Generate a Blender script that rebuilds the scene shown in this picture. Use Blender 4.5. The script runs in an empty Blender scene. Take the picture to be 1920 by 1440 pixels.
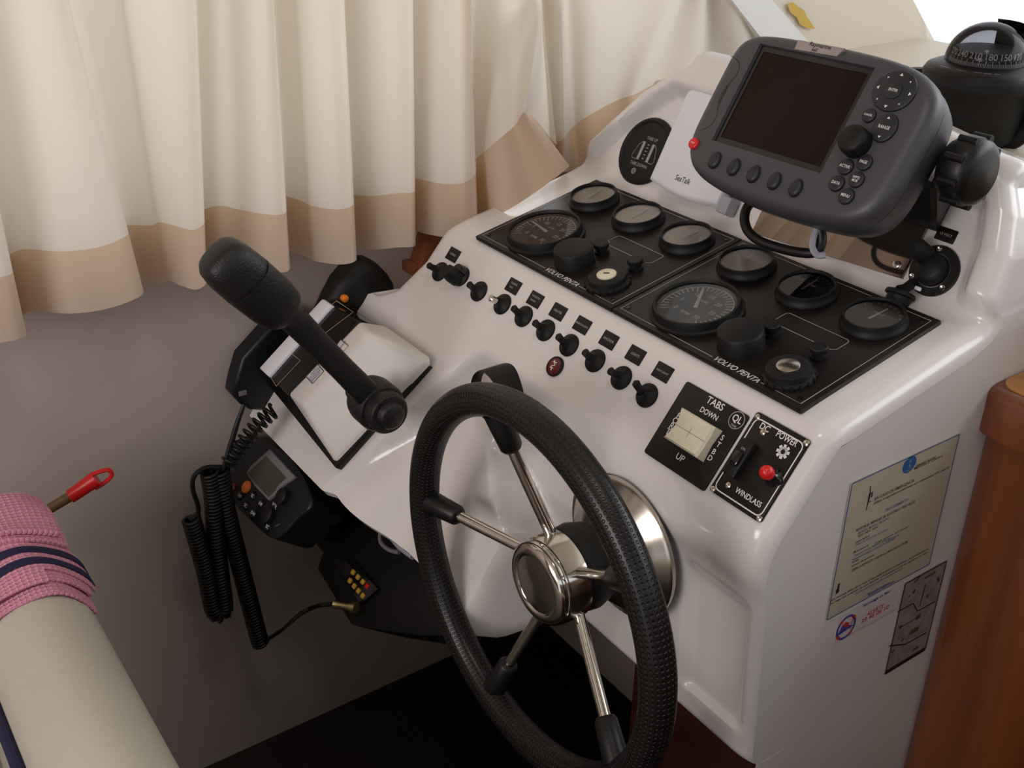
import bpy, bmesh, math, random
import numpy as np
from mathutils import Matrix, Vector
random.seed(3)
D = bpy.data
SC = bpy.context.scene
COL = SC.collection
ZO = 1.36                      # the floor lies at z = 0, the camera (the origin of the working frame) this high above it

# ------------------------------------------------------------------ camera
FPX = 2065.34
def _basis(yaw, pitch, roll):
    cy, sy = math.cos(yaw), math.sin(yaw)
    f = np.array([-sy*math.cos(pitch), cy*math.cos(pitch), -math.sin(pitch)])
    r0 = np.array([cy, sy, 0.]); u0 = np.cross(r0, f)
    return np.array([math.cos(roll)*r0+math.sin(roll)*u0, -math.sin(roll)*r0+math.cos(roll)*u0, f])
CAM = _basis(math.radians(54.7647471), math.radians(27.94946563), math.radians(0.76572))
cd = D.cameras.new('camera'); cam = D.objects.new('camera', cd); COL.objects.link(cam)
cd.sensor_fit = 'HORIZONTAL'; cd.sensor_width = 36.0; cd.lens = FPX/1920*36; cd.clip_start = .02
r_, u_, f_ = CAM
cam.matrix_world = Matrix(((r_[0], u_[0], -f_[0], 0), (r_[1], u_[1], -f_[1], 0), (r_[2], u_[2], -f_[2], ZO), (0, 0, 0, 1)))
SC.camera = cam
SC.view_settings.view_transform = 'Standard'; SC.view_settings.look = 'None'
SC.view_settings.gamma = 1; SC.view_settings.use_curve_mapping = False
SC.view_settings.exposure = -0.05

# ------------------------------------------------------------------ light
W = D.worlds.new('sky'); SC.world = W; W.use_nodes = True
W.node_tree.nodes['Background'].inputs[0].default_value = (.92, .95, 1.0, 1)
W.node_tree.nodes['Background'].inputs[1].default_value = 1.15
def area(name, loc, to, sx, sy, power, col):
    l = D.lights.new(name, 'AREA'); l.shape = 'RECTANGLE'; l.size = sx; l.size_y = sy; l.energy = power; l.color = col
    o = D.objects.new(name, l); COL.objects.link(o)
    o.location = (loc[0], loc[1], loc[2]+ZO)
    o.rotation_euler = (Vector(to)-Vector(loc)).to_track_quat('-Z', 'Y').to_euler()
    return o
area('windscreen_daylight', (.1, 1.95, .35), (-.5, .7, -.5), 1.6, .6, 12, (.93, .97, 1))
area('doorway_daylight', (-.2, -1.6, .18), (-.75, .7, -.45), 1.0, .8, 21, (1, .94, .92))
area('roof_hatch_daylight', (-.25, .25, .66), (-.65, .65, -.5), .22, .22, 1.7, (1, .97, .95))
area('side_window_daylight', (-1.75, .5, .0), (-1.2, .5, -.05), 1.3, .8, 6, (1, .95, .86))

# ------------------------------------------------------------------ pixel rays and planes of the helm (working frame: camera at origin)
def ray(x, y): return np.array([(x-960)/FPX, -(y-720)/FPX, 1]) @ CAM
def onX(x, y, X): d = ray(x, y); return d*X/d[0]
def onY(x, y, Y): d = ray(x, y); return d*Y/d[1]
def onP(x, y, p0, n): d = ray(x, y); return d*np.dot(p0, n)/np.dot(d, n)
def a3(*v): return np.array(v, float)
EX = a3(1, 0, 0)
def tilt(deg): c, s = math.cos(math.radians(deg)), math.sin(math.radians(deg)); return a3(0, c, s), a3(0, -s, c)
A = a3(-1.05485581, 0.68801152, -0.46567649)
U1, N1 = tilt(12.0)
U2, N2 = tilt(52.02)
U3, N3 = tilt(62.0)
P2 = A-.006*N1-.004*U1
P3 = A-.005*N1+.213*U1
P3[0] = 0
XS = -.500

class Fr:
    def __init__(s, o, x=EX, y=a3(0, 1, 0), z=a3(0, 0, 1)):
        s.o, s.x, s.y, s.z = np.array(o, float), np.array(x, float), np.array(y, float), np.array(z, float)
        s.R = np.array([s.x, s.y, s.z])
    def w(s, p): return s.o+np.asarray(p, float) @ s.R
    def l(s, p): return (np.asarray(p, float)-s.o) @ s.R.T
    def px(s, x, y, h=0): return s.l(onP(x, y, s.o+h*s.z, s.z))
    def m(s):
        m = Matrix.Identity(4)
        for i in range(3):
            m[i][0], m[i][1], m[i][2], m[i][3] = s.x[i], s.y[i], s.z[i], s.o[i]
        m[2][3] += ZO
        return m

# ------------------------------------------------------------------ materials
def mat(name, col, rough=.5, metal=0, bump=0, bscale=200, var=0, vscale=8, coat=0, spec=.5, sheen=0, trans=0):
    m = D.materials.new(name); m.use_nodes = True; nt = m.node_tree; b = nt.nodes['Principled BSDF']
    b.inputs['Base Color'].default_value = (*col, 1); b.inputs['Roughness'].default_value = rough
    b.inputs['Metallic'].default_value = metal; b.inputs['Specular IOR Level'].default_value = spec
    if coat: b.inputs['Coat Weight'].default_value = coat; b.inputs['Coat Roughness'].default_value = .06
    if sheen: b.inputs['Sheen Weight'].default_value = sheen
    tc = nt.nodes.new('ShaderNodeTexCoord')
    if var:
        n = nt.nodes.new('ShaderNodeTexNoise'); n.inputs['Scale'].default_value = vscale; n.inputs['Detail'].default_value = 5
        nt.links.new(tc.outputs['Object'], n.inputs['Vector'])
        r = nt.nodes.new('ShaderNodeValToRGB')
        r.color_ramp.elements[0].position = .3; r.color_ramp.elements[1].position = .7
        r.color_ramp.elements[0].color = (*[c*(1-var) for c in col], 1); r.color_ramp.elements[1].color = (*[min(1, c*(1+var)) for c in col], 1)
        nt.links.new(n.outputs['Fac'], r.inputs[0]); nt.links.new(r.outputs[0], b.inputs['Base Color'])
    if bump:
        n2 = nt.nodes.new('ShaderNodeTexNoise'); n2.inputs['Scale'].default_value = bscale; n2.inputs['Detail'].default_value = 2
        nt.links.new(tc.outputs['Object'], n2.inputs['Vector'])
        bp = nt.nodes.new('ShaderNodeBump'); bp.inputs['Strength'].default_value = bump; bp.inputs['Distance'].default_value = .001
        nt.links.new(n2.outputs['Fac'], bp.inputs['Height']); nt.links.new(bp.outputs[0], b.inputs['Normal'])
    return m
def nd(m, t): return m.node_tree.nodes.new(t)
def lk(m, a, b): m.node_tree.links.new(a, b)

M = {}
M['gel'] = mat('white_gelcoat', (.70, .655, .635), .22, var=.03, vscale=5, coat=.4)
M['gel2'] = mat('white_control_plastic', (.66, .62, .585), .38, var=.06, vscale=14)
M['white'] = mat('white_plastic', (.72, .71, .75), .35)
M['cream'] = mat('cream_plastic', (.72, .66, .50), .4, var=.08, vscale=40)
M['blk'] = mat('black_plastic', (.006, .0055, .0055), .38, bump=.15, bscale=900, spec=.35)
M['blkm'] = mat('matt_black', (.006, .0055, .0055), .5, bump=.2, bscale=700, spec=.3)
M['blkg'] = mat('gloss_black', (.008, .0075, .008), .12)
M['panel'] = mat('black_anodised_panel', (.009, .007, .0062), .36, var=.15, vscale=12, spec=.3)
M['grain'] = mat('grained_black_plastic', (.009, .0080, .0080), .42, bump=.6, bscale=520, spec=.4)
M['ink'] = mat('white_print', (.72, .68, .66), .5)
M['inkg'] = mat('grey_print', (.33, .30, .29), .5)
M['inkb'] = mat('black_print', (.02, .018, .018), .5)
M['gold'] = mat('gold_print', (.42, .28, .15), .4)
M['red'] = mat('red_plastic', (.62, .012, .012), .3)
M['dred'] = mat('dark_red_lens', (.10, .006, .008), .15)
M['orange'] = mat('orange_button', (.85, .20, .015), .4)
M['yellow'] = mat('yellow_key', (.62, .36, .03), .45)
M['chrome'] = mat('stainless_steel', (.62, .58, .53), .13, metal=1)
M['steel'] = mat('brushed_steel', (.52, .47, .41), .24, metal=1)
M['brass'] = mat('brass', (.55, .45, .22), .3, metal=1)
M['plot'] = mat('slate_grey_plastic', (.050, .048, .055), .42, bump=.12, bscale=900)
M['key'] = mat('charcoal_rubber', (.012, .012, .017), .45)
M['screen'] = mat('dark_lcd', (.010, .003, .002), .14, spec=.15)
M['lcd'] = mat('olive_lcd', (.055, .052, .035), .3)
M['olive'] = mat('dull_olive_panel', (.018, .015, .009), .5)
M['badge'] = mat('silver_badge', (.36, .31, .30), .4, metal=.4)
M['rad'] = mat('navy_black_plastic', (.006, .006, .009), .4, spec=.35)
M['bezelgrey'] = mat('grey_bezel', (.17, .15, .16), .45)
M['wallv'] = mat('beige_vinyl_lining', (.43, .362, .325), .66, bump=.25, bscale=260, var=.05, vscale=3)
M['floor'] = mat('dark_floor', (.014, .009, .008), .6, var=.2, vscale=20)
M['redwood'] = mat('dark_mahogany', (.055, .012, .007), .5)
M['ceil'] = mat('cream_headliner', (.62, .56, .48), .8)
M['aft'] = mat('cabin_joinery', (.16, .10, .06), .5)
M['seat'] = mat('cream_vinyl', (.50, .46, .38), .5, bump=.2, bscale=350, var=.04, vscale=6)
M['navy'] = mat('navy_cloth', (.012, .010, .05), .8)
M['dial'] = mat('dial_face', (.035, .026, .022), .55)
M['dialc'] = mat('dial_with_painted_reflection', (.62, .53, .47), .5)  # paleness is the curtain's reflection in the gauge glass, painted into the dial
M['stick'] = mat('aged_sticker', (.44, .385, .30), .45, var=.05, vscale=30)
M['stickw'] = mat('clear_white_sticker', (.58, .54, .54), .4)
M['stickg'] = mat('grey_diagram_sticker', (.26, .215, .205), .45, var=.25, vscale=60)
M['inkblue'] = mat('blue_print', (.02, .10, .30), .5)
M['inkblue2'] = mat('pale_blue_print', (.10, .19, .27), .5)
M['inkbrown'] = mat('brown_print', (.09, .06, .045), .5)
M['inkviolet'] = mat('violet_print', (.06, .05, .30), .5)
M['inkred'] = mat('red_print', (.55, .03, .03), .5)
M['pillar'] = mat('cream_moulding', (.60, .53, .43), .5)
M['pillarw'] = mat('white_moulding', (.66, .66, .65), .4)
M['stain'] = mat('yellow_adhesive', (.50, .33, .05), .6)
M['smoke'] = mat('smoked_mirror_acrylic', (.24, .185, .145), .05, metal=.92)
M['grey'] = mat('grey_plastic', (.33, .33, .38), .4)
M['domeglass'] = None
M['greenp'] = mat('green_print', (.03, .16, .04), .5)
M['seatline'] = mat('seam_thread', (.30, .27, .22), .7)
M['stickrod'] = mat('varnished_rod', (.16, .09, .035), .4)

def wood(name, c0, c1, rough, sc, axis):
    m = mat(name, c0, rough, coat=.25); b = m.node_tree.nodes['Principled BSDF']
    tc = nd(m, 'ShaderNodeTexCoord'); mp = nd(m, 'ShaderNodeMapping'); mp.inputs['Scale'].default_value = axis
    n = nd(m, 'ShaderNodeTexNoise'); n.inputs['Scale'].default_value = sc; n.inputs['Detail'].default_value = 8; n.inputs['Roughness'].default_value = .65
    r = nd(m, 'ShaderNodeValToRGB'); r.color_ramp.elements[0].position = .36; r.color_ramp.elements[1].position = .66
    r.color_ramp.elements[0].color = (*c0, 1); r.color_ramp.elements[1].color = (*c1, 1)
    lk(m, tc.outputs['Object'], mp.inputs[0]); lk(m, mp.outputs[0], n.inputs['Vector']); lk(m, n.outputs['Fac'], r.inputs[0]); lk(m, r.outputs[0], b.inputs['Base Color'])
    return m
M['wood'] = wood('varnished_teak', (.115, .028, .008), (.19, .052, .014), .32, 30, (1, 1, .06))
M['woodl'] = wood('pale_varnished_teak', (.36, .16, .045), (.48, .23, .07), .35, 30, (.08, 1, 1))

def cloth(name, col, tcol, tr):
    m = D.materials.new(name); m.use_nodes = True; nt = m.node_tree; nt.nodes.clear()
    out = nd(m, 'ShaderNodeOutputMaterial'); mx = nd(m, 'ShaderNodeMixShader'); d = nd(m, 'ShaderNodeBsdfDiffuse'); t = nd(m, 'ShaderNodeBsdfTranslucent')
    d.inputs[0].default_value = (*col, 1); t.inputs[0].default_value = (*tcol, 1); mx.inputs[0].default_value = tr
    tc = nd(m, 'ShaderNodeTexCoord'); mp = nd(m, 'ShaderNodeMapping'); mp.inputs['Scale'].default_value = (1, 1, .35)
    n = nd(m, 'ShaderNodeTexNoise'); n.inputs['Scale'].default_value = 420; n.inputs['Detail'].default_value = 3
    bp = nd(m, 'ShaderNodeBump'); bp.inputs['Strength'].default_value = .18; bp.inputs['Distance'].default_value = .001
    lk(m, tc.outputs['Object'], mp.inputs[0]); lk(m, mp.outputs[0], n.inputs['Vector']); lk(m, n.outputs['Fac'], bp.inputs['Height'])
    lk(m, bp.outputs[0], d.inputs['Normal'])
    lk(m, d.outputs[0], mx.inputs[1]); lk(m, t.outputs[0], mx.inputs[2]); lk(m, mx.outputs[0], out.inputs[0])
    return m
M['curt'] = cloth('cream_curtain_cloth', (.76, .72, .68), (.84, .75, .62), .40)
M['hem'] = cloth('backlit_tint_hem_cloth', (.66, .56, .475), (.66, .40, .17), .36)  # same cloth doubled; the tan of light passing through is put into its colour

def glass(name, ior, tint=(1, 1, 1), rough=.03):
    m = D.materials.new(name); m.use_nodes = True; m.node_tree.nodes.clear()
    out = nd(m, 'ShaderNodeOutputMaterial'); mx = nd(m, 'ShaderNodeMixShader'); t = nd(m, 'ShaderNodeBsdfTransparent'); g = nd(m, 'ShaderNodeBsdfGlossy'); f = nd(m, 'ShaderNodeFresnel')
    t.inputs[0].default_value = (*tint, 1); g.inputs['Roughness'].default_value = rough; f.inputs[0].default_value = ior
    lk(m, f.outputs[0], mx.inputs[0]); lk(m, t.outputs[0], mx.inputs[1]); lk(m, g.outputs[0], mx.inputs[2]); lk(m, mx.outputs[0], out.inputs[0])
    return m
M['glass'] = glass('gauge_glass', 1.75)
M['pane'] = glass('window_glass', 1.45)
M['domeglass'] = glass('smoked_dome_glass', 1.25, (.55, .55, .57), .12)

def uvdots(name, col, rough, strength, sharp, invert=False, var=0, dist=.002):
    m = mat(name, col, rough); b = m.node_tree.nodes['Principled BSDF']
    uv = nd(m, 'ShaderNodeUVMap'); fr = nd(m, 'ShaderNodeVectorMath'); fr.operation = 'FRACTION'
    sb = nd(m, 'ShaderNodeVectorMath'); sb.operation = 'SUBTRACT'; sb.inputs[1].default_value = (.5, .5, 0)
    ln = nd(m, 'ShaderNodeVectorMath'); ln.operation = 'LENGTH'
    mr = nd(m, 'ShaderNodeMapRange'); mr.interpolation_type = 'SMOOTHSTEP'
    mr.inputs[1].default_value = sharp[0]; mr.inputs[2].default_value = sharp[1]; mr.inputs[3].default_value = 0 if not invert else 1; mr.inputs[4].default_value = 1 if not invert else 0
    bp = nd(m, 'ShaderNodeBump'); bp.inputs['Strength'].default_value = strength; bp.inputs['Distance'].default_value = dist
    lk(m, uv.outputs[0], fr.inputs[0]); lk(m, fr.outputs[0], sb.inputs[0]); lk(m, sb.outputs[0], ln.inputs[0]); lk(m, ln.outputs['Value'], mr.inputs[0])
    lk(m, mr.outputs[0], bp.inputs['Height']); lk(m, bp.outputs[0], b.inputs['Normal'])
    if var:
        r = nd(m, 'ShaderNodeMix'); r.data_type = 'RGBA'
        r.inputs['A'].default_value = (*[c*(1-var) for c in col], 1); r.inputs['B'].default_value = (*[min(1, c*(1+var)) for c in col], 1)
        lk(m, mr.outputs[0], r.inputs['Factor']); lk(m, r.outputs['Result'], b.inputs['Base Color'])
    return m
M['rim'] = uvdots('perforated_black_leather', (.008, .0066, .0064), .33, .9, (.16, .34), dist=.001)
M['rim'].node_tree.nodes['Principled BSDF'].inputs['Specular IOR Level'].default_value = .38
M['towel'] = uvdots('pink_waffle_cotton', (.70, .285, .39), .9, .8, (.25, .62), var=.16)

# ------------------------------------------------------------------ mesh builder
def cat(P, n, closed=False):
    P = [np.array(p, float) for p in P]; out = []; k = len(P)
    segs = k if closed else k-1
    for i in range(segs):
        if closed: p0, p1, p2, p3 = P[(i-1) % k], P[i], P[(i+1) % k], P[(i+2) % k]
        else: p0, p1, p2, p3 = P[max(i-1, 0)], P[i], P[i+1], P[min(i+2, k-1)]
        for j in range(n):
            t = j/n
            out.append(.5*((2*p1)+(-p0+p2)*t+(2*p0-5*p1+4*p2-p3)*t*t+(-p0+3*p1-3*p2+p3)*t**3))
    if not closed: out.append(P[-1])
    return out
def rrect(w, h, r, n=4, cx=0, cy=0):
    o = []
    for (sx, sy, a0) in ((1, 1, 0), (-1, 1, 90), (-1, -1, 180), (1, -1, 270)):
        for k in range(n+1):
            a = math.radians(a0+90*k/n); o.append((cx+sx*(w/2-r)+r*math.cos(a), cy+sy*(h/2-r)+r*math.sin(a)))
    return o
def circ(r, n=24, cx=0, cy=0): return [(cx+r*math.cos(2*math.pi*k/n), cy+r*math.sin(2*math.pi*k/n)) for k in range(n)]
def inset(o, d):
    k = len(o); out = []
    for i in range(k):
        p, a, b = np.array(o[i]), np.array(o[i-1]), np.array(o[(i+1) % k])
        e1, e2 = p-a, b-p
        n1 = np.array([-e1[1], e1[0]])/(np.linalg.norm(e1)+1e-12); n2 = np.array([-e2[1], e2[0]])/(np.linalg.norm(e2)+1e-12)
        n = n1+n2; n /= max(np.linalg.norm(n), .3); c = max(.5, float(np.dot(n, n1)))
        out.append(tuple(p+n*d/c))
    return out
_txt = {}
class MB:
    def __init__(s): s.v = []; s.f = []; s.m = []; s.uv = {}
    def add(s, vs, fs, mi=0):
        b = len(s.v); s.v += [tuple(map(float, p)) for p in vs]; s.f += [tuple(b+i for i in f) for f in fs]; s.m += [mi]*len(fs); return s
    def grid(s, P, mi=0, cu=False, cv=False, uv=None):
        P = np.asarray(P, float); a, b = P.shape[:2]; fs = []; base = len(s.v)
        for i in range(a if cu else a-1):
            for j in range(b if cv else b-1):
                i2, j2 = (i+1) % a, (j+1) % b
                fs.append((i*b+j, i2*b+j, i2*b+j2, i*b+j2))
        n0 = len(s.f); s.add(P.reshape(-1, 3), fs, mi)
        if uv is not None:
            k = 0
            for i in range(a if cu else a-1):
                for j in range(b if cv else b-1):
                    s.uv[n0+k] = [uv(i, j), uv(i+1, j), uv(i+1, j+1), uv(i, j+1)]; k += 1
        return s
    def loft(s, rings, mi=0, cap0=True, cap1=True):
        n = len(rings[0]); f0 = len(s.f); s.grid(np.array(rings), mi, cv=True)
        s.f[f0:] = [f[::-1] for f in s.f[f0:]]
        b = len(s.v)-n*len(rings)
        if cap0: s.f.append(tuple(b+i for i in reversed(range(n)))); s.m.append(mi)
        if cap1: s.f.append(tuple(b+n*(len(rings)-1)+i for i in range(n))); s.m.append(mi)
        return s
    def prism(s, o, z0, z1, bev=0, mi=0, seg=2, botbev=0):
        R = []
        if botbev: R.append([(x, y, z0) for x, y in inset(o, botbev)]); R.append([(x, y, z0+botbev) for x, y in o])
        else: R.append([(x, y, z0) for x, y in o])
        if bev:
            for k in range(seg+1):
                a = math.pi/2*k/seg; R.append([(x, y, z1-bev+bev*math.sin(a)) for x, y in inset(o, bev*(1-math.cos(a)))])
        else: R.append([(x, y, z1) for x, y in o])
        return s.loft(R, mi)
    def flat(s, o, z, mi=0): return s.add([(x, y, z) for x, y in o], [tuple(range(len(o)))], mi)
    def stroke(s, pts, w, z, mi=0, closed=False):
        P = [np.array(p[:2], float) for p in pts]; k = len(P); L = []; R_ = []
        for i in range(k):
            a = P[i-1] if (closed or i > 0) else P[i]; b = P[(i+1) % k] if (closed or i < k-1) else P[i]
            d = b-a; d = d/(np.linalg.norm(d)+1e-12); n = np.array([-d[1], d[0]])*w/2
            L.append((*(P[i]+n), z)); R_.append((*(P[i]-n), z))
        fs = [(i, (i+1) % k, k+(i+1) % k, k+i) for i in range(k if closed else k-1)]
        fs = [f[::-1] for f in fs]
        return s.add(L+R_, fs, mi)
    def lathe(s, prof, n=32, mi=0, cap0=False, cap1=False, c=(0, 0, 0)):
        R = [[(c[0]+r*math.cos(2*math.pi*k/n), c[1]+r*math.sin(2*math.pi*k/n), c[2]+z) for k in range(n)] for r, z in prof]
        return s.loft(R, mi, cap0, cap1)
    def tube(s, path, r, n=10, mi=0, caps=True, flat_=1.0):
        P = [np.array(p, float) for p in path]; k = len(P); R = []
        t0 = P[1]-P[0]; t0 /= np.linalg.norm(t0); ref = a3(0, 0, 1) if abs(t0[2]) < .9 else a3(1, 0, 0)
        n0 = np.cross(t0, ref); n0 /= np.linalg.norm(n0)
        for i in range(k):
            t = P[min(i+1, k-1)]-P[max(i-1, 0)]; t /= np.linalg.norm(t)+1e-12
            n0 = n0-t*np.dot(n0, t); n0 /= np.linalg.norm(n0)+1e-12; b0 = np.cross(t, n0)
            rr = r[i] if hasattr(r, '__len__') else r
            R.append([P[i]+rr*(math.cos(2*math.pi*j/n)*n0+flat_*math.sin(2*math.pi*j/n)*b0) for j in range(n)])
        return s.loft(R, mi, caps, caps)
    def box(s, c, sz, bev=0, mi=0, R=None, seg=2):
        bm = bmesh.new(); bmesh.ops.create_cube(bm, size=1)
        bmesh.ops.scale(bm, vec=sz, verts=bm.verts)
        if bev: bmesh.ops.bevel(bm, geom=bm.edges[:], offset=bev, segments=seg, affect='EDGES', profile=.5)
        vs = [np.array(v.co) for v in bm.verts]
        bm.verts.index_update()
        fs = [tuple(v.index for v in f.verts) for f in bm.faces]; bm.free()
        if R is not None: vs = [v @ R for v in vs]
        return s.add([v+np.array(c, float) for v in vs], fs, mi)
    def hexa(s, P, bev=0, mi=0, seg=2):
        bm = bmesh.new(); V = [bm.verts.new(tuple(map(float, p))) for p in P]
        for f in ((3, 2, 1, 0), (4, 5, 6, 7), (0, 1, 5, 4), (1, 2, 6, 5), (2, 3, 7, 6), (3, 0, 4, 7)): bm.faces.new([V[i] for i in f])
        bmesh.ops.recalc_face_normals(bm, faces=bm.faces[:])
        if bev: bmesh.ops.bevel(bm, geom=bm.edges[:], offset=bev, segments=seg, affect='EDGES', profile=.5)
        bm.verts.index_update()
        vs = [tuple(v.co) for v in bm.verts]; fs = [tuple(v.index for v in f.verts) for f in bm.faces]; bm.free()
        return s.add(vs, fs, mi)
    def text(s, body, size, c, mi=0, ang=0, sx=1, shear=0, z=0, right=False, axes=None):
        key = (body, shear)
        if key not in _txt:
            cu = D.curves.new('lettering', 'FONT'); cu.body = body; cu.size = 1; cu.align_x = 'CENTER'; cu.align_y = 'CENTER'; cu.resolution_u = 3 if len(body) < 20 else 2; cu.shear = shear; cu.offset = .012
            o = D.objects.new('lettering', cu); COL.objects.link(o)
            dg = bpy.context.evaluated_depsgraph_get(); me = o.evaluated_get(dg).to_mesh()
            _txt[key] = ([tuple(v.co) for v in me.vertices], [tuple(p.vertices) for p in me.polygons])
            o.evaluated_get(dg).to_mesh_clear(); D.objects.remove(o); D.curves.remove(cu)
        vs, fs = _txt[key]; ca, sa = math.cos(ang), math.sin(ang)
        out = []
        for x, y, _ in vs:
            x, y = x*size*sx, y*size
            out.append((c[0]+x*ca-y*sa, c[1]+x*sa+y*ca, z))
        return s.add(out, fs, mi)
    def mesh(s, name, mats, smooth=35):
        me = D.meshes.new(name); me.from_pydata(s.v, [], s.f); me.validate()
        for m in mats: me.materials.append(m)
        if len(mats) > 1 and len(me.polygons) == len(s.m): me.polygons.foreach_set('material_index', s.m)
        if s.uv:
            ul = me.uv_layers.new(name='UVMap')
            for fi, uvs in s.uv.items():
                for li, u in zip(me.polygons[fi].loop_indices, uvs): ul.data[li].uv = u
        if smooth:
            me.polygons.foreach_set('use_smooth', [True]*len(me.polygons)); me.set_sharp_from_angle(angle=math.radians(smooth))
        me.update(); return me

def thing(name, label, cat_, fr, group=None, kind=None):
    o = D.objects.new(name, None); COL.objects.link(o); o.matrix_world = fr.m(); o.empty_display_size = .02
    o['label'] = label; o['category'] = cat_
    if group: o['group'] = group
    if kind: o['kind'] = kind
    o['_'] = 0; del o['_']
    FRS[o.name] = fr
    return o
FRS = {}
def part(parent, name, mb, mats, world=False, label=None, smooth=35, stuff=False, fr=None):
    """one part mesh; world=True: builder holds working-frame coordinates, moved into the thing's own frame"""
    root = parent
    while root.parent: root = root.parent
    f = FRS[root.name]
    if fr is not None: mb.v = [tuple(f.l(fr.w(p))) for p in mb.v]
    elif world: mb.v = [tuple(f.l(p)) for p in mb.v]
    ms = mats if isinstance(mats, (list, tuple)) else [mats]
    o = D.objects.new(name, mb.mesh(name, [M[m] for m in ms], smooth)); COL.objects.link(o); o.parent = parent
    if label: o['label'] = label
    if stuff: o['kind'] = 'stuff'
    return o
def struct(name, mb, mats, smooth=35, parent=None):
    ms = mats if isinstance(mats, (list, tuple)) else [mats]
    if parent is None: mb.v = [(x, y, z+ZO) for x, y, z in mb.v]
    else: mb.v = [(x, y, z+ZO) for x, y, z in mb.v]
    o = D.objects.new(name, mb.mesh(name, [M[m] for m in ms], smooth)); COL.objects.link(o); o['kind'] = 'structure'
    if parent is not None: o.parent = parent
    return o
def sst(x): x = min(1, max(0, x)); return x*x*(3-2*x)
def lerp(a, b, t): return a+(b-a)*t
def pw(x, xs, ys):
    return float(np.interp(x, xs, ys))

# ================================================================== SETTING
FZ = -1.36
def slab(x0, x1, y0, y1, z0, z1, bev=0):
    return MB().box(((x0+x1)/2, (y0+y1)/2, (z0+z1)/2), (x1-x0, y1-y0, z1-z0), bev)
struct('floor', slab(-1.4, 1.7, -1.9, 2.4, FZ-.05, FZ), 'floor')
XW = -1.30
m = MB()
for (y0, y1, z0, z1) in ((-1.9, 1.66, FZ, -.42), (-1.9, 1.66, .42, .75), (-1.9, -.15, -.42, .42), (1.12, 1.66, -.42, .42)):
    m.box((XW-.02, (y0+y1)/2, (z0+z1)/2), (.04, y1-y0, z1-z0))
struct('wall_left', m, 'wallv')
struct('window_1', slab(XW-.035, XW-.03, -.16, 1.13, -.43, .43), 'pane')
struct('ceiling', slab(-1.4, 1.7, -1.9, 1.9, .72, .76), 'ceil')
struct('wall_right', slab(1.62, 1.66, -1.9, 2.3, FZ, .15), 'aft')
struct('wall_back', slab(-1.4, .45, -1.9, -1.86, FZ, .75), 'aft')
struct('wall_front', slab(-1.4, 1.7, 1.62, 1.66, FZ, -.36), 'aft')
# the shelf under the windscreen, the raked pillar and the glass
struct('trim_1', slab(-1.28, 1.6, 1.06, 1.66, -.375, -.345, .006), 'pillar')
def raked(pts, X, t):
    P = [onX(x, y, X) for x, y in pts]
    Q = [p-a3(t, 0, 0) for p in P]; n = len(P)
    return MB().add(P+Q, [tuple(range(n)), tuple(range(2*n-1, n-1, -1))]+[(i, n+i, n+(i+1) % n, (i+1) % n) for i in range(n)])
pl = struct('trim_2', raked([(1240, -300), (1590, -300), (1712, 0), (1790, 150), (1840, 240), (1560, 240), (1440, 20)], -1.17, .06), 'pillar')
st = struct('trim_3', raked([(1130, -320), (1258, -320), (1448, 0), (1530, 95), (1600, 190), (1520, 190), (1372, 0)], -1.14, .05), 'pillarw')
m = MB()
ed = [onX(x, y, -1.165) for x, y in ((1476, 8), (1486, 4), (1496, 12), (1508, 20), (1513, 32), (1522, 44), (1528, 54), (1514, 53), (1500, 46), (1494, 32), (1482, 24))]
m.add(ed, [tuple(range(len(ed)))])
struct('yellow_patch', m, 'stain')
m = MB().stroke([(0, 0), (1, 0)], .001, 0)
m = MB(); q = [a3(-1.20, 1.68, -.36), a3(1.62, 1.68, -.36), a3(1.62, 1.22, .72), a3(-1.20, 1.22, .72)]
m.add(q, [(0, 1, 2, 3)] if np.cross(q[1]-q[0], q[2]-q[0])[1] < 0 else [(3, 2, 1, 0)]); struct('window_2', m, 'pane', 0)

# wooden bulkhead to the right of the helm with its capping
m = MB()
o = [(XS-.008, 1.15)]+[(XS-.006+.03-.03*math.cos(math.radians(a)), .918+.03-.03*math.sin(math.radians(a))) for a in range(0, 91, 15)]+[(XS+.095+.035*math.sin(math.radians(a)), .918+.035-.035*math.cos(math.radians(a))) for a in range(0, 91, 15)]+[(XS+.13, 1.15)]
m.prism(o, FZ, -.538)
w_ = struct('wall_partition', m, 'wood', 50)
w_.name = 'wall_side'
m = MB()
o = [(XS-.016, 1.16)]+[(XS-.014+.034-.034*math.cos(math.radians(a)), .908+.034-.034*math.sin(math.radians(a))) for a in range(0, 91, 15)]+[(.6, .908), (.6, 1.16)]
m.prism(o, -.540, -.492, .008)
struct('trim_4', m, 'wood', 50)
struct('opening_shade', slab(-.40, .60, 1.12, 1.15, FZ, -.54), 'redwood')  # dark slab standing in for the shade of the opening beyond the post
struct('trim_5', MB().prism(inset(o, .016), -.492, -.490), 'woodl')
# dark joinery under the helm
struct('trim_6', slab(-.73, -.515, .70, .74, FZ, -.79), 'redwood')
struct('light_blocker', slab(-.30, .55, -.15, .42, FZ, -.74, .01), 'wood')  # unseen locker, added to keep light off the lower side lining

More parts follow.
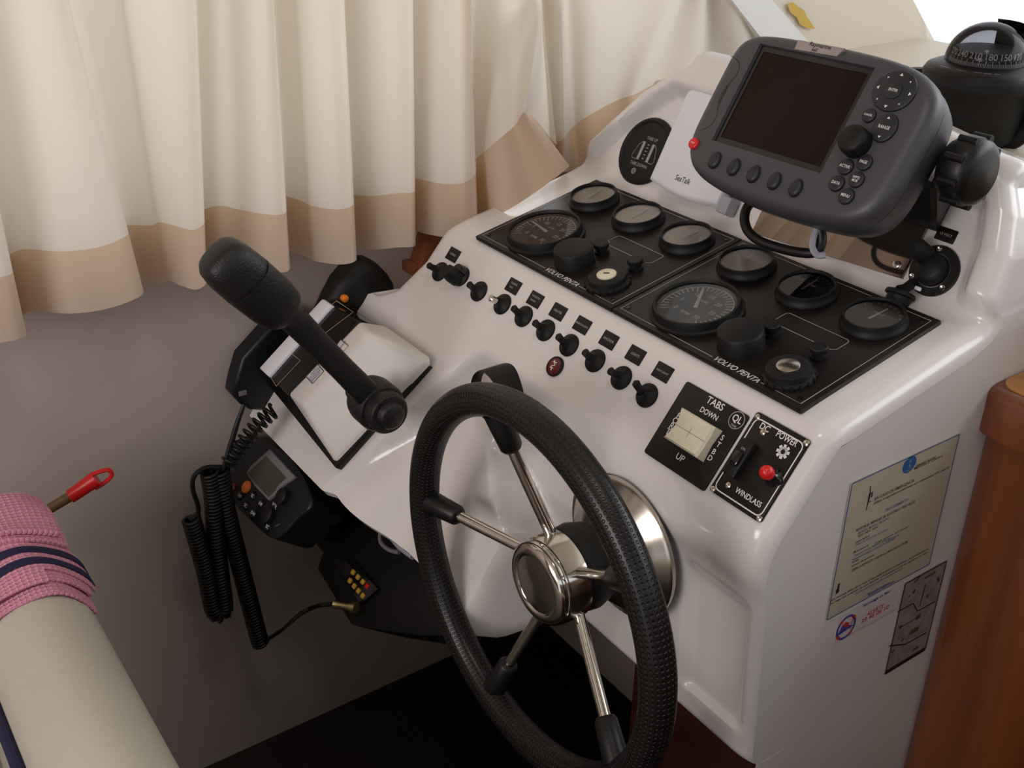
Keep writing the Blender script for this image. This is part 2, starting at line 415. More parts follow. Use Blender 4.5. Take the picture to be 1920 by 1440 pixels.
# ================================================================== HELM CONSOLE
def zlow(X): return pw(X, [-1.30, -1.045, -.93, -.795, -.783, -.45], [-.754, -.754, -.774, -.776, -.814, -.817])
def pocket(X, s):
    xl = -.949-(s-.11)*.44
    m1 = sst((X-xl+.006)/.022); m2 = sst((s-.10)/.035)
    dl = (.022+.020*min(1, max(0, (s-.11)/.22)))*max(1-sst((X+.92)/.2), sst((s-.18)/.1))*lerp(1, sst((X+1.05)/.14), sst((s-.2)/.1))
    xc = -.885+min(.064, max(0, s-.19))*1.40
    u, v = .90*max(0, s-.115), lerp(2.2, 7, sst((s-.2)/.1))*(X-xc)
    h = .03
    w = max(0, h-abs(u-v))/h
    dr = min(u, v)-w*w*h/4
    w2 = max(0, h-abs(dr))/h
    dr = max(dr, 0)+w2*w2*h/4 if dr > -h else 0
    dr *= sst((s-.11)/.05)
    d = m1*m2*(max(dl, dr)+.008*max(0, 1-abs(dl-dr)/.03)**2)
    rec = sst((X+.594)/.014)*sst((s-.160)/.010)*sst((.286-s)/.012)*sst((-.506-X)/.012)
    return d+.012*rec
def face_pt(X, s):
    return P2-U2*s-N2*pocket(X, s)
_se = {}
def s_end(X):
    k = round(X, 4)
    if k not in _se:
        lo, hi = .2, .40
        for _ in range(30):
            mid = (lo+hi)/2
            if face_pt(X, mid)[2] > zlow(X): lo = mid
            else: hi = mid
        _se[k] = lo
    return _se[k]
HV = .156
def XLf(z, t):
    if z == 'face': return pw(t, [0, .05, .10, .15, .2], [-1.125, -1.128, -1.15, -1.225, -1.285])
    if z == 'deck': return -1.125
    return pw(t, [0, .03, .06, .11, .135, HV, .3], [-1.122, -1.108, -1.088, -1.052, -1.024, -.995, -.99])
def XRf(z, t):
    if z == 'hood': return pw(t, [0, .08, .125, HV, .3], [XS, XS-.010, XS-.024, XS-.042, XS-.046])
    return XS
RR = .020
cols = []
for b in (0, 15, 30, 45, 60, 75): cols.append(('L', math.radians(90-b)))
NX = 190
for i in range(NX+1): cols.append(('M', i/NX))
for b in (15, 30, 45, 60, 75, 90): cols.append(('R', math.radians(b)))
rows = []
for q in np.linspace(1, 0, 95): rows.append(('face', q))
DL = .213
for q in np.linspace(.0, DL, 26)[1:-1]: rows.append(('deck', q))
for q in np.linspace(0, HV, 60): rows.append(('hood', q))
G = []
def sample(z, t, col):
    kind, a = col
    for it in range(2):
        if z == 'face':
            s = t*(s_end(-.8) if it == 0 else s_end(min(XS, max(-1.285, Xg)))); tt = s
        else: tt = t
        XL, XR = XLf(z, tt), XRf(z, tt)
        ins = 0
        if kind == 'M': X = XL+RR+(XR-XL-2*RR)*a
        elif kind == 'L': X = XL+RR-RR*math.sin(a); ins = RR*(1-math.cos(a))
        else: X = XR-RR+RR*math.sin(a); ins = RR*(1-math.cos(a))
        Xg = X
    if z == 'face':
        if kind == 'L' and tt > .12: ins = 0
        p = face_pt(X, tt)-N2*ins
    elif z == 'deck':
        p = A-.005*N1-.004*U1+U1*(tt+.004)-N1*ins
    else:
        e = min(X-XL, XR-X, (HV-tt)*1.15)
        wd = pw(tt, [0, .05, .12], [.55, .62, 1]) if X < -.8 else 1
        rim = (1-sst((e/wd-.024)/.024))*sst((tt+.004)/.035)
        p = P3+U3*tt*(1-.20*sst((X+.80)/.30))+N3*(.021*rim-ins)
    return np.array([X, p[1], p[2]])
R0 = []
for z, t in rows: R0.append([sample(z, t, c) for c in cols])
# soften the corner between face and deck and at the hood foot by averaging a few rows
R0 = np.array(R0)
def smooth_rows(c, n, it):
    for _ in range(it):
        for i in range(c-n, c+n+1):
            R0[i, :, 1:] = .5*R0[i, :, 1:]+.25*(R0[i-1, :, 1:]+R0[i+1, :, 1:])
nf = 95
smooth_rows(nf-1, 2, 4); smooth_rows(nf+24, 3, 6)
# turn-under of the lower lip, and the crown and back of the hood
low = R0[0]
l1 = low+a3(0, .006, -.009); l2 = low+a3(0, .02, -.013); l3 = low.copy(); l3[:, 1] = np.maximum(low[:, 1]+.05, .62); l3[:, 2] -= .012
top = R0[-1]; back = []
for k in range(1, 7):
    an = math.radians(90*k/6)
    c = top.copy(); r = .026
    d = U3*(r*math.sin(an))-N3*(r*(1-math.cos(an)))
    c[:, 1:] += d[1:]; back.append(c)
b2 = back[-1].copy(); b2[:, 1] += .06; b2[:, 2] -= .02
b3 = b2.copy(); b3[:, 1] += .03; b3[:, 2] = -.40
R0 = np.concatenate([[l3, l2, l1], R0, back, [b2, b3]])
console = thing('helm_console', 'white moulded helm console carrying the wheel, gauges and switches', 'console', Fr((-.8, .8, FZ)))
m = MB(); m.grid(R0[:, ::-1])
# right side wall: flat side below the deck, then the flank of the hood
B = R0[:, -1]
nrow = len(B); ih = 3+nf+24
fo = P2-N2*RR; do = A-.005*N1-N1*RR
k_ = np.linalg.solve(np.array([[-U2[1], -U1[1]], [-U2[2], -U1[2]]]), (do-fo)[1:])
cn = fo-U2*k_[0]; cn[0] = XS
poly = [B[i].copy() for i in range(2, 3+nf-8)]+[cn]+[B[i].copy() for i in range(3+nf+2, ih+1)]
for p in poly: p[0] = XS-.0002
poly += [a3(XS, 1.12, B[ih][2]+.02), a3(XS, 1.12, FZ), a3(XS, .66, FZ), a3(XS, .66, -.835)]
bm = bmesh.new(); f = bm.faces.new([bm.verts.new(tuple(p)) for p in poly]); bmesh.ops.triangulate(bm, faces=[f], ngon_method='EAR_CLIP'); bm.verts.index_update()
sv = [tuple(v.co) for v in bm.verts]; sf = [tuple(v.index for v in f.verts) for f in bm.faces]; bm.free()
nrm = np.cross(np.array(sv[sf[0][1]])-np.array(sv[sf[0][0]]), np.array(sv[sf[0][2]])-np.array(sv[sf[0][0]]))
if nrm[0] < 0: sf = [f[::-1] for f in sf]
m.add(sv, sf)
Bk = np.array([[B[i], [B[i][0]-.004, max(B[i][1], 1.045) if i > ih+6 else 1.12, min(B[i][2], B[nrow-2][2])]] for i in range(ih, nrow-2)])
m.grid(Bk)
BL_ = R0[:, 0]
Bk = np.array([[BL_[i], [BL_[i][0]+.01, max(1.045, BL_[i][1]), min(BL_[i][2], BL_[nrow-2][2])]] for i in range(3+nf+2, nrow-2)])
m.grid(Bk[:, ::-1])
Bk = np.array([[BL_[i], [BL_[i][0]-.004, .95, BL_[i][2]-.03]] for i in range(3+40, 3+nf+3)])
m.grid(Bk[:, ::-1])
part(console, 'body', m, 'gel', world=True, smooth=40)
# smoked acrylic blanking panel on the recessed face
F3 = Fr(P3+.0004*N3, EX, U3, N3)
q = [F3.px(1693, 524), F3.px(1790, 330)]
br, tr = q[0][:2], q[1][:2]; bl = F3.px(1412, 438)[:2]
dv = tr-br
o = [tuple(bl), tuple(br), tuple(br+dv), tuple(bl+np.array([dv[0]*0, dv[1]]))]
m = MB().prism(o, 0, .004, .0008)
part(console, 'blanking_panel', m, 'smoke', fr=F3, label='smoked mirror-like acrylic panel')
m = MB()
c = br+np.array([-.011, .011]); m.lathe([(.004, .004), (.004, .0062), (.0025, .0068), (0.0001, .0068)], 12, c=(c[0], c[1], 0))
part(console, 'screw', m, 'steel', fr=F3)
# lower inner lining under the console, seen dim behind the wheel
m = MB().box((-.97, .90, -.98), (.46, .02, .50), .004)
part(console, 'lower_panel', m, 'wallv', world=True, label='dim grey panel under the console')

# ------------------------------------------------------------------ two engine gauge panels
def gauge(fr, root, cx, cy, r, h, big, needle, dial, nm):
    bz = part(root, 'tachometer' if big else 'gauge', MB().lathe([(r*1.04, .0004), (r*1.04, .003), (r*.985, .0045), (r*.97, h-.003), (r*.95, h), (r*.90, h), (r*.87, h-.003), (r*.86, .006)], 48, c=(cx, cy, 0)), 'blkm', smooth=50)
    m = MB().flat(circ(r*.86, 40, cx, cy), .006); o1 = part(bz, 'dial', m, dial)
    m = MB(); n = 31 if big else 9; a0, a1 = (225, -45) if big else (150, 30)
    zz = .0065
    for k in range(n):
        a = math.radians(lerp(a0, a1, k/(n-1))); L = .82 if (k % 5 or not big) else .76
        c_, s_ = math.cos(a), math.sin(a); ri = r*.80
        m.stroke([(cx+ri*c_, cy+ri*s_), (cx+ri*(L-.12 if big else .80)*c_/.80*.92, cy+ri*(L-.12 if big else .80)*s_/.80*.92)], .0011 if big else .0008, zz)
    if big:
        for k, t in enumerate(('0', '5', '10', '15', '20', '25', '30')):
            a = math.radians(lerp(a0, a1, k/6)); m.text(t, r*.17, (cx+r*.46*math.cos(a), cy+r*.46*math.sin(a)), z=zz)
        m.text('RPM', r*.14, (cx, cy-r*.35), z=zz); m.text('x100', r*.11, (cx, cy+r*.22), z=zz)
        arc = [(cx+r*.80*math.cos(math.radians(t)), cy+r*.80*math.sin(math.radians(t))) for t in range(-30, 211, 8)]
        m.stroke(arc, .0009, zz)
    else: m.text(nm, r*.17, (cx, cy+r*.22), z=zz)
    part(o1, 'scale_marks', m, 'ink')
    a = math.radians(needle); m = MB(); ca, sa = math.cos(a), math.sin(a)
    p0 = (cx-.14*r*ca, cy-.14*r*sa) if big else (cx, cy-r*.25)
    p1 = (p0[0]+r*.80*ca, p0[1]+r*.80*sa)
    n_ = (-sa, ca); w0, w1 = (.0022, .0012) if big else (.0014, .0008)
    m.add([(p0[0]+n_[0]*w0, p0[1]+n_[1]*w0, .0085), (p0[0]-n_[0]*w0, p0[1]-n_[1]*w0, .0085), (p1[0]-n_[0]*w1, p1[1]-n_[1]*w1, .0085), (p1[0]+n_[0]*w1, p1[1]+n_[1]*w1, .0085)], [(0, 1, 2, 3)])
    part(bz, 'needle', m, 'ink')
    m = MB().flat(circ(r*.88, 32, cx, cy), h-.0025); part(bz, 'glass', m, 'glass')
def gauge_panel(off, label, needle, dials, w):
    fr = Fr(A+EX*off, EX, U1, N1)
    t = thing('gauge_panel', label, 'gauge panel', fr, 'engine gauge panels')
    h = .188
    o = [(.0006, 0), (w-.0006, 0), (w-.0006, h), (.0006, h)]
    part(t, 'plate', MB().prism(o, -.005, 0, .0008), 'panel')
    m = MB(); e = .0065; z = .0002
    tx0, tx1 = w*.56-.029, w*.56+.029
    tx0, tx1 = .133, .195
    if off > .1: tx0, tx1 = .142, .204
    m.stroke([(tx0, e), (e, e), (e, h-e), (w-e, h-e), (w-e, e), (tx1, e)], .0011, z)
    part(t, 'border_line', m, 'inkg')
    m = MB().text('VOLVO PENTA', .0094, ((tx0+tx1)/2, e), z=z, sx=.92, shear=.25); part(t, 'lettering', m, 'ink')
    m = MB(); x0, x1, y0, y1, rr = .141, .219, .086, .1085, .004
    m.stroke([(.150, y0), (.203, y0)], .0009, z)
    m.stroke([(.146, y0+.004)]+[(x0, y0+.006)]+rrect(x1-x0, y1-y0, rr, 4, (x0+x1)/2, (y0+y1)/2)[8:4:-1]+rrect(x1-x0, y1-y0, rr, 4, (x0+x1)/2, (y0+y1)/2)[4::-1]+[(x1, y0+.004), (x1-.004, y0), (x1-.006, y0)], .0009, z)
    part(t, 'window_outline', m, 'inkg')
    gauge(fr, t, .0715, .053, .046, .0125, True, needle, 'dial', '')
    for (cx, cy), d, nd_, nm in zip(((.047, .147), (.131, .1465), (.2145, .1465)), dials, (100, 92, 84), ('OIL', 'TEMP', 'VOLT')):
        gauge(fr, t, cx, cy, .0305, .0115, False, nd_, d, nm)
    # buzzer, key switch and the two push buttons
    part(t, 'buzzer', MB().lathe([(.023, 0), (.0225, .018), (.021, .020), (.019, .0205), (.0001, .0205)], 36, c=(.150, .036, 0)), 'blkm', smooth=40)
    k = part(t, 'key_switch', MB().lathe([(.0245, 0), (.0245, .003), (.0215, .0045), (.0205, .010), (.0185, .011), (.0001, .011)], 40, c=(.2155, .030, 0)), 'blkm', smooth=40)
    part(k, 'key_cap', MB().lathe([(.0108, .011), (.0108, .0125), (.0100, .013), (.0001, .013)], 28, c=(.2155, .030, 0)), 'cream' if off < .1 else 'steel', label='pale key cover' if off < .1 else 'steel key cover')
    part(k, 'key_slot', MB().box((.2155, .030, .0132), (.0065, .0016, .0006), 0, R=np.array([[.8, .6, 0], [-.6, .8, 0], [0, 0, 1]])), 'inkb')
    m = MB()
    for a in range(0, 360, 20):
        c_, s_ = math.cos(math.radians(a)), math.sin(math.radians(a)); m.box((.2155+.0243*c_, .030+.0243*s_, .002), (.003, .003, .004), .0004)
    part(k, 'knurled_ring', m, 'blkm')
    for (cx, cy) in ((.157, .070), (.2155, .070)):
        b = part(t, 'push_button', MB().lathe([(.0085, 0), (.0085, .003), (.0065, .0035), (.0062, .007), (.0088, .008), (.0088, .012), (.0078, .013), (.0001, .013)], 20, c=(cx, cy, 0)), 'blkm')
    for (cx, cy) in ((.012, .012), (w-.012, .012), (.012, h-.012), (w-.012, h-.012)):
        part(t, 'screw', MB().lathe([(.0026, 0), (.0024, .0008), (.0001, .001)], 10, c=(cx, cy, 0)), 'blkg')
    return t
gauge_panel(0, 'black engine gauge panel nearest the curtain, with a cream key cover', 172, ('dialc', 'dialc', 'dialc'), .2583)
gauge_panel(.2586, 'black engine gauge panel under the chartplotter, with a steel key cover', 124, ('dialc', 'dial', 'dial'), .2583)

# ------------------------------------------------------------------ toggle switches and their tags
F2 = Fr(P2*a3(0, 1, 1), EX, U2, N2)
tog = [(826, 510, 'rubber-booted toggle switch at the curtain end of the row'), (866, 519, 'fat-capped rotary switch, second from the curtain end'), (899, 547, 'booted toggle switch beside the fat-capped rotary switch'),
       (943, 571, 'toggle switch with a bare metal tip'), (983, 594, 'booted toggle switch next to the bare metal tipped one'), (1024, 620, 'booted toggle switch fifth from the tabs panel'),
       (1068, 648, 'booted toggle switch above the red warning light'), (1117, 677, 'booted toggle switch third from the tabs panel'), (1166, 709, 'booted toggle switch second from the tabs panel'), (1214, 742, 'booted toggle switch nearest the tabs panel')]
for i, (px, py, lab) in enumerate(tog):
    l = F2.px(px, py); fr = Fr(F2.w((l[0], l[1], 0)), EX, U2, N2)
    t = thing('toggle_switch', lab, 'switch', fr, 'toggle switches under the gauge panels')
    part(t, 'boot', MB().lathe([(.0126, 0), (.0126, .0015), (.0120, .0028), (.0064, .0048), (.0050, .009), (.0042, .012)], 28), 'blkm', smooth=60)
    lean = [(-.0015, -.0015), (0, 0), (.001, .0), (-.001, -.002), (-.001, .001), (-.001, 0), (-.002, .001), (-.001, .001), (-.0005, -.001), (-.0045, .0035)][i]
    tip = (lean[0], lean[1]+.0012, .0195)
    if i == 1:
        part(t, 'knob', MB().tube([(-.001, -.004, .004), (-.002, -.004, .014), (-.004, -.003, .022)], [.0105, .0100, .0085], 20), 'blkm')
        part(t, 'pointer', MB().tube([(0, .004, .004), (-.0005, .005, .013)], [.009, .007], 16), 'blkg')
    else:
        part(t, 'lever', MB().tube([(0, 0, .008), (lean[0]*.6, lean[1]*.6+.0005, .0155), tip, (tip[0]*1.02, tip[1]*1.02, .0210)], [.0042, .0038, .0042, .0024], 14), 'chrome' if i == 3 else 'blkm', label='bare metal lever' if i == 3 else None)
tags = [((850, 478), 'WIPERS', .0225), ((963, 537), 'ENGINE\nFAN', .0235), ((1004, 562), 'WINDOW\nWASH', .0235), ((1047, 585), 'HEATER', .0245), ((1092, 610), 'SEARCHLIGHT', .025), ((1142, 638), 'ANCHOR', .0255), ((1192, 666), 'LIGHTS', .026), ((1243, 698), 'NAV LIGHT', .0265)]
tl = ['black tag at the curtain end above the first toggle switch', 'black tag with two lines of print above the bare metal toggle', 'black two-line tag second in the run of seven tags', 'black tag third in the run of seven tags', 'black tag with a long word, fourth in the run of seven', 'black tag fifth in the run of seven tags', 'black tag sixth in the run, next to last', 'black tag nearest the tabs panel']
for ((px, py), tx, w), lab in zip(tags, tl):
    l = F2.px(px, py); fr = Fr(F2.w((l[0], l[1], 0)), EX, U2, N2)
    t = thing('switch_tag', lab, 'label', fr, 'printed tags above the toggle switches'); w = .0225; h = .0165
    part(t, 'plate', MB().prism(rrect(w, h, .0006, 1), 0, .0009, .0003), 'panel')
    m = MB(); ln = tx.split('\n'); big = .0038 if len(tx) < 9 else .0032
    for k, s_ in enumerate(ln): m.text(s_, big, (0 if k == 0 else -.002, .0028 if len(ln) == 2 and k == 0 else (-.0022 if k else 0)), z=.00105)
    part(t, 'lettering', m, 'inkg')
# red warning light under the row
l = F2.px(1042, 688); fr = Fr(F2.w((l[0], l[1], 0)), EX, U2, N2)
t = thing('warning_light', 'round dark red warning light below the toggle row', 'light', fr)
part(t, 'ring', MB().lathe([(.0112, 0), (.0112, .0025), (.0103, .0035), (.0095, .003)], 28), 'blkm')
part(t, 'lens', MB().lathe([(.0096, .0026), (.006, .0036), (.0001, .004)], 24), 'dred', label='dark red lens')
m = MB(); zz = .0045
m.stroke([(-.002, .0055), (.002, .001), (-.002, -.001), (.001, -.0055)], .0015, zz); m.stroke([(-.003, .0035), (.003, .0045)], .001, zz); m.stroke([(-.003, -.003), (.002, -.0025)], .001, zz)
part(t, 'symbol', m, 'ink')

# ------------------------------------------------------------------ trim tab switch and windlass breaker
def quadframe(P):
    q = [F2.px(*p)[:2] for p in P]      # TL TR BR BL
    c = sum(q)/4; w = (np.linalg.norm(q[1]-q[0])+np.linalg.norm(q[2]-q[3]))/2; h = (np.linalg.norm(q[0]-q[3])+np.linalg.norm(q[1]-q[2]))/2
    return Fr(F2.w((c[0], c[1], 0)), EX, U2, N2), w, h
fr, w, h = quadframe([(1290, 717), (1410, 781), (1320, 922), (1208, 848)])
t = thing('trim_tab_switch', 'black trim tab switch plate with a cream rocker reading TABS', 'switch', fr)
part(t, 'plate', MB().prism(rrect(w, h, .003), 0, .0025, .0008), 'panel')
K = lambda x, y: fr.px(x, y, .003)[:2]
m = MB(); z = .0028
m.text('TABS', .0098, K(1341, 757), z=z, sx=.95); m.text('DOWN', .0075, K(1329, 776), z=z, sx=.9); m.text('UP', .0085, K(1275, 858), z=z)
for ch, p in zip('STBD', ((1354, 821), (1347, 834), (1338, 847), (1331, 859))): m.text(ch, .0072, K(*p), z=z)
for ch, p in zip('PORT', ((1272, 780), (1266, 789), (1259, 799), (1252, 809))): m.text(ch, .0085, K(*p), z=z)
c = K(1382, 786); m.text('QL', .0095, c, z=z, sx=.9)
part(t, 'lettering', m, 'ink')
m = MB(); m.stroke(circ(.0082, 28, c[0], c[1]-.001), .0008, z, closed=True); m.text('TRIM', .003, (c[0], c[1]-.0068), z=z)
part(t, 'emblem_ring', m, 'inkg')
m = MB()
for (x, y) in ((1272, 790), (1290, 862), (1352, 787), (1354, 850)):
    p = K(x, y); m.lathe([(.0012, .0025), (.0010, .0032), (.0001, .0034)], 8, c=(p[0], p[1], 0))
for (x, y) in ((1309, 768), (1346, 789), (1258, 848), (1293, 871)):
    p = K(x, y); m.lathe([(.0008, .0025), (.0001, .003)], 6, c=(p[0], p[1], 0))
part(t, 'pilot_lamps', m, 'inkb', stuff=True)
# rocker: square cap dished along both axes
q = [fr.px(x, y, .012)[:2] for x, y in ((1281, 766), (1346, 800), (1304, 860), (1248, 822))]
m = MB(); n = 20; hw = np.linalg.norm(q[1]-q[0])/2; hh = np.linalg.norm(q[0]-q[3])/2; c = sum(q)/4
g = []
for i in range(n+1):
    r = []
    for j in range(n+1):
        u, v = -1+2*i/n, -1+2*j/n
        z = .0135+.0035*abs(v)**1.6-.0035*abs(u)*(0) - .0015*(1-abs(u))*0
        ed = max(abs(u), abs(v)); z -= .003*sst((ed-.88)/.12)
        wv = 1-.07*(1-abs(v))*(1 if abs(u) > .5 else 0)
        r.append((c[0]+u*hw*wv, c[1]+v*hh, z))
    g.append(r)
m.grid(np.array(g))
per = [g[i][0] for i in range(n)]+[g[n][j] for j in range(n)]+[g[i][n] for i in range(n, 0, -1)]+[g[0][j] for j in range(n, 0, -1)]
m.grid(np.array([[(c[0]+(p[0]-c[0])*1.03, c[1]+(p[1]-c[1])*1.03, .0025) for p in per], per]), cv=True)
rk = part(t, 'rocker', m, 'cream', label='cream square rocker')
m = MB(); m.stroke([(c[0]-hw*.9, c[1]), (c[0]+hw*.9, c[1])], .0005, .0139); m.stroke([(c[0], c[1]-hh*.3), (c[0], c[1]+hh*.3)], .0005, .0142)
part(rk, 'grooves', m, 'inkg')

fr, w, h = quadframe([(1421, 774.5), (1522, 824.5), (1429, 982), (1331, 921)])
t = thing('windlass_panel', 'black DC POWER windlass breaker panel with a red-tipped toggle', 'switch', fr)
part(t, 'plate', MB().prism(rrect(w, h, .003), 0, .003, .0008), 'panel')
z = .0032; K = lambda x, y, hh_=.0032: fr.px(x, y, hh_)[:2]
m = MB(); tl_, tr_, br_, bl_ = K(1417, 784), K(1510, 831), K(1424, 971), K(1340, 914)
ow, oh = w*.80, h*.80; cc = (0, -.001)
ow = (np.linalg.norm(tr_-tl_)+np.linalg.norm(br_-bl_))/2; oh = (np.linalg.norm(tl_-bl_)+np.linalg.norm(tr_-br_))/2; cc = tuple((tl_+tr_+br_+bl_)/4)
m.stroke(rrect(ow, oh, .0055, 5, *cc), .0012, z, closed=True)
m.text('DC', .0082, K(1434, 802), z=z, sx=.95); m.text('POWER', .0082, K(1475, 823), z=z, sx=.82); m.text('WINDLASS', .0072, K(1403, 933), z=z, sx=.86)
ec = K(1468, 847)
for k in range(8):
    a = math.pi*k/4+.2; m.stroke([(ec[0]+.0022*math.cos(a), ec[1]+.0022*math.sin(a)), (ec[0]+.0066*math.cos(a), ec[1]+.0066*math.sin(a))], .0028, z)
m.stroke(circ(.0036, 14, *ec), .0018, z, closed=True)
part(t, 'lettering', m, 'ink')
bk = part(t, 'breaker', MB().box((-.0165, -.003, .0065), (.014, .036, .010), .0015), 'blkm')
part(bk, 'breaker_rocker', MB().box((-.0165, -.004, .0125), (.009, .014, .005), .002), 'blkg')
m = MB().text('ON', .0032, (-.0165, .006), z=.01165); part(bk, 'print', m, 'inkg')
p = K(1437, 893); tc_ = fr.px(1438, 886, .018)
lv = part(t, 'toggle', MB().lathe([(.0085, .003), (.0085, .005), (.0055, .008), (.0045, .013)], 20, c=(tc_[0], tc_[1]-.001, 0)), 'blkg')
m = MB(); m.lathe([(.0001, .010), (.0038, .0112), (.0058, .014), (.0066, .018), (.0057, .0218), (.0032, .0242), (.0001, .025)], 24, c=(tc_[0], tc_[1], 0))
part(lv, 'tip', m, 'red', label='red ball tip')
for (x, y) in ((1421, 782), (1512, 831), (1424, 972), (1337, 917), (1431, 811), (1366, 910)):
    p = K(x, y); m = MB().lathe([(.0030, .003), (.0028, .0042), (.0014, .0047), (.0001, .0043)], 12, c=(p[0], p[1], 0))
    part(t, 'screw', m, 'steel')
p0, p1 = K(1451, 891), K(1461, 897); m = MB().stroke([p0, p1], .0014, z); part(t, 'mark_line', m, 'ink')

# ------------------------------------------------------------------ instruments on the recessed face of the hood
def poly(mb, V, Fs, bev=0, mi=0, seg=2):
    bm = bmesh.new(); vv = [bm.verts.new(tuple(map(float, p))) for p in V]
    for f in Fs: bm.faces.new([vv[i] for i in f])
    bmesh.ops.recalc_face_normals(bm, faces=bm.faces[:])
    if bev: bmesh.ops.bevel(bm, geom=bm.edges[:], offset=bev, segments=seg, affect='EDGES', profile=.5)
    bm.verts.index_update()
    vs = [tuple(v.co) for v in bm.verts]; fs = [tuple(v.index for v in f.verts) for f in bm.faces]; bm.free()
    return mb.add(vs, fs, mi)
fr = Fr(F3.w((-1.013, .043, 0)), EX, U3, N3)
t = thing('trim_tab_gauge', 'round black TABS UP and TABS DOWN indicator half hidden by the white cover', 'gauge', fr)
part(t, 'body', MB().lathe([(.0435, 0), (.0435, .003), (.0415, .005), (.0385, .0055), (.0365, .0035), (.0001, .0035)], 44), 'blkm', smooth=40)
m = MB(); z = .0037
m.text('TABS UP', .0058, (.004, .0165), z=z, sx=.9); m.text('TABS DOWN', .0058, (-.0005, -.0185), z=z, sx=.9)
for x in (-.0065, .0105): m.flat([(x-.0022, -.0125), (x+.0022, -.0125), (x+.0022, .011), (x-.0022, .011)], z)
part(t, 'print', m, 'inkg')
m = MB(); m.stroke([(-.0087, .011), (-.014, .006), (-.0185, -.009), (-.0165, -.0125), (-.0087, -.0125)], .0007, z); m.stroke([(.0127, .011), (.018, .006), (.0225, -.009), (.0205, -.0125), (.0127, -.0125)], .0007, z)
for yy in (.0085, .0045, .000, -.0045, -.0095): m.stroke([(.0003, yy), (.0037, yy)], .0012, z)
m.stroke(circ(.0032, 16, -.004, -.0275), .0012, z, closed=True); m.text('QL', .0045, (-.004, -.0272), z=z)
part(t, 'outline', m, 'inkg')

fr = Fr(F3.w((-.9115, .0705, 0)), EX, U3, N3)
t = thing('instrument_cover', 'white plastic instrument cover marked SeaTalk behind the chartplotter', 'cover', fr)
m = MB()
o = []
for k in range(13):
    a = k/12; o.append((-.0585+.117*a, -.0585-.0065*math.sin(math.pi*a)))
o += [(.0585, .0545), (.05, .0585), (-.052, .0590), (-.0600, .0545)]
m.prism(o, .006, .022, .006, seg=3); part(t, 'shell', m, 'white', smooth=50)
part(t, 'instrument_body', MB().prism(rrect(.110, .110, .006), 0, .0065), 'grey')
m = MB().text('SeaTalk', .0095, (-.0045, -.0455), z=.0222, sx=.85, shear=.12); part(t, 'lettering', m, 'inkb')
m = MB().add([(-.0025, .0065, .0222), (.0055, .0065, .0222), (.0055, .0155, .0222)], [(0, 1, 2)]); part(t, 'mark', m, 'red', label='small red mark')
part(t, 'end_cap', MB().box((.067, -.055, .012), (.016, .020, .016), .002), 'grey', label='grey corner piece')

fr = Fr(F3.w((-.580, .0295, 0)), EX, U3, N3)
t = thing('power_socket', 'round black power socket with its rubber cap hanging open', 'socket', fr)
part(t, 'flange', MB().lathe([(.0255, 0), (.0255, .003), (.0243, .0042), (.0175, .0042)], 36), 'blkm', smooth=40)
part(t, 'barrel', MB().lathe([(.0165, .004), (.0160, .010), (.0135, .0140), (.008, .0160), (.0001, .0165)], 32), 'blkm', smooth=40)
for a in (100, 215, 325):
    c_, s_ = .0215*math.cos(math.radians(a)), .0215*math.sin(math.radians(a))
    part(t, 'screw', MB().lathe([(.0028, .004), (.0027, .0050), (.0012, .0046), (.0001, .0040)], 12, c=(c_, s_, 0)), 'steel')
hp = part(t, 'hinge', MB().tube([(-.010, .010, .010), (-.015, .012, .022), (-.017, .008, .030)], [.010, .011, .008], 16), 'blkm')
m = MB(); m.tube([(-.012, -.018, .006), (-.013, -.026, .012), (-.014, -.030, .020)], .005, 10)
cp = part(t, 'cap_strap', m, 'blkm')
m = MB().lathe([(.0001, 0), (.0145, 0), (.0155, .002), (.0155, .004), (.0125, .005), (.0125, .012), (.0105, .0135), (.0001, .0135)], 28)
T = Fr((-.013, -.031, .016), (.95, .1, -.2), (.2, .1, .95), (.1, -.97, .05)); m.v = [tuple(T.w(p)) for p in m.v]
part(t, 'cap', m, 'blkm', smooth=50)
part(t, 'clip', MB().box((-.004, -.0215, .0065), (.007, .004, .003), .001), 'white')
fr = Fr(F3.w((-.5865, .0655, 0)), EX, U3, N3)
t = thing('switch_tag', 'single black tag above the round power socket', 'label', fr)
part(t, 'plate', MB().prism(rrect(.0215, .0135, .0006, 1), 0, .0009, .0003), 'panel')
part(t, 'lettering', MB().text('12 VOLT', .0036, (0, 0), z=.00105), 'inkg')

# ------------------------------------------------------------------ chartplotter
def eul(a, b, c):
    Rz = np.array([[math.cos(a), -math.sin(a), 0], [math.sin(a), math.cos(a), 0], [0, 0, 1]]); Rx = np.array([[1, 0, 0], [0, math.cos(b), -math.sin(b)], [0, math.sin(b), math.cos(b)]])
    Ry = np.array([[math.cos(c), -math.sin(c), 0], [math.sin(c), math.cos(c), 0], [0, 0, 1]]); return Rz @ Rx @ Ry
RM = eul(.0107712, 1.0048561, .0098736)
FC = Fr((-.683016, .789386, -.2450058), RM[:, 0], RM[:, 1], RM[:, 2])
t = thing('chartplotter', 'slate grey chartplotter with a blank dark screen on a black bracket', 'chartplotter', FC)
oc = [(-.0985, -.052), (-.1000, -.030), (-.1000, .012), (-.0975, .044), (-.086, .0570), (-.066, .0625), (-.030, .0645), (.030, .0650), (.080, .0625), (.109, .0565), (.1305, .0430), (.1395, .022), (.1395, -.020), (.1375, -.052), (.128, -.074), (.106, -.0865), (.066, -.0920), (.005, -.0940), (-.045, -.0900), (-.075, -.0825), (-.091, -.070)]
oc = cat([(x, y, 0) for x, y in oc], 6, True)
angs = np.linspace(0, 2*math.pi, 112, endpoint=False)
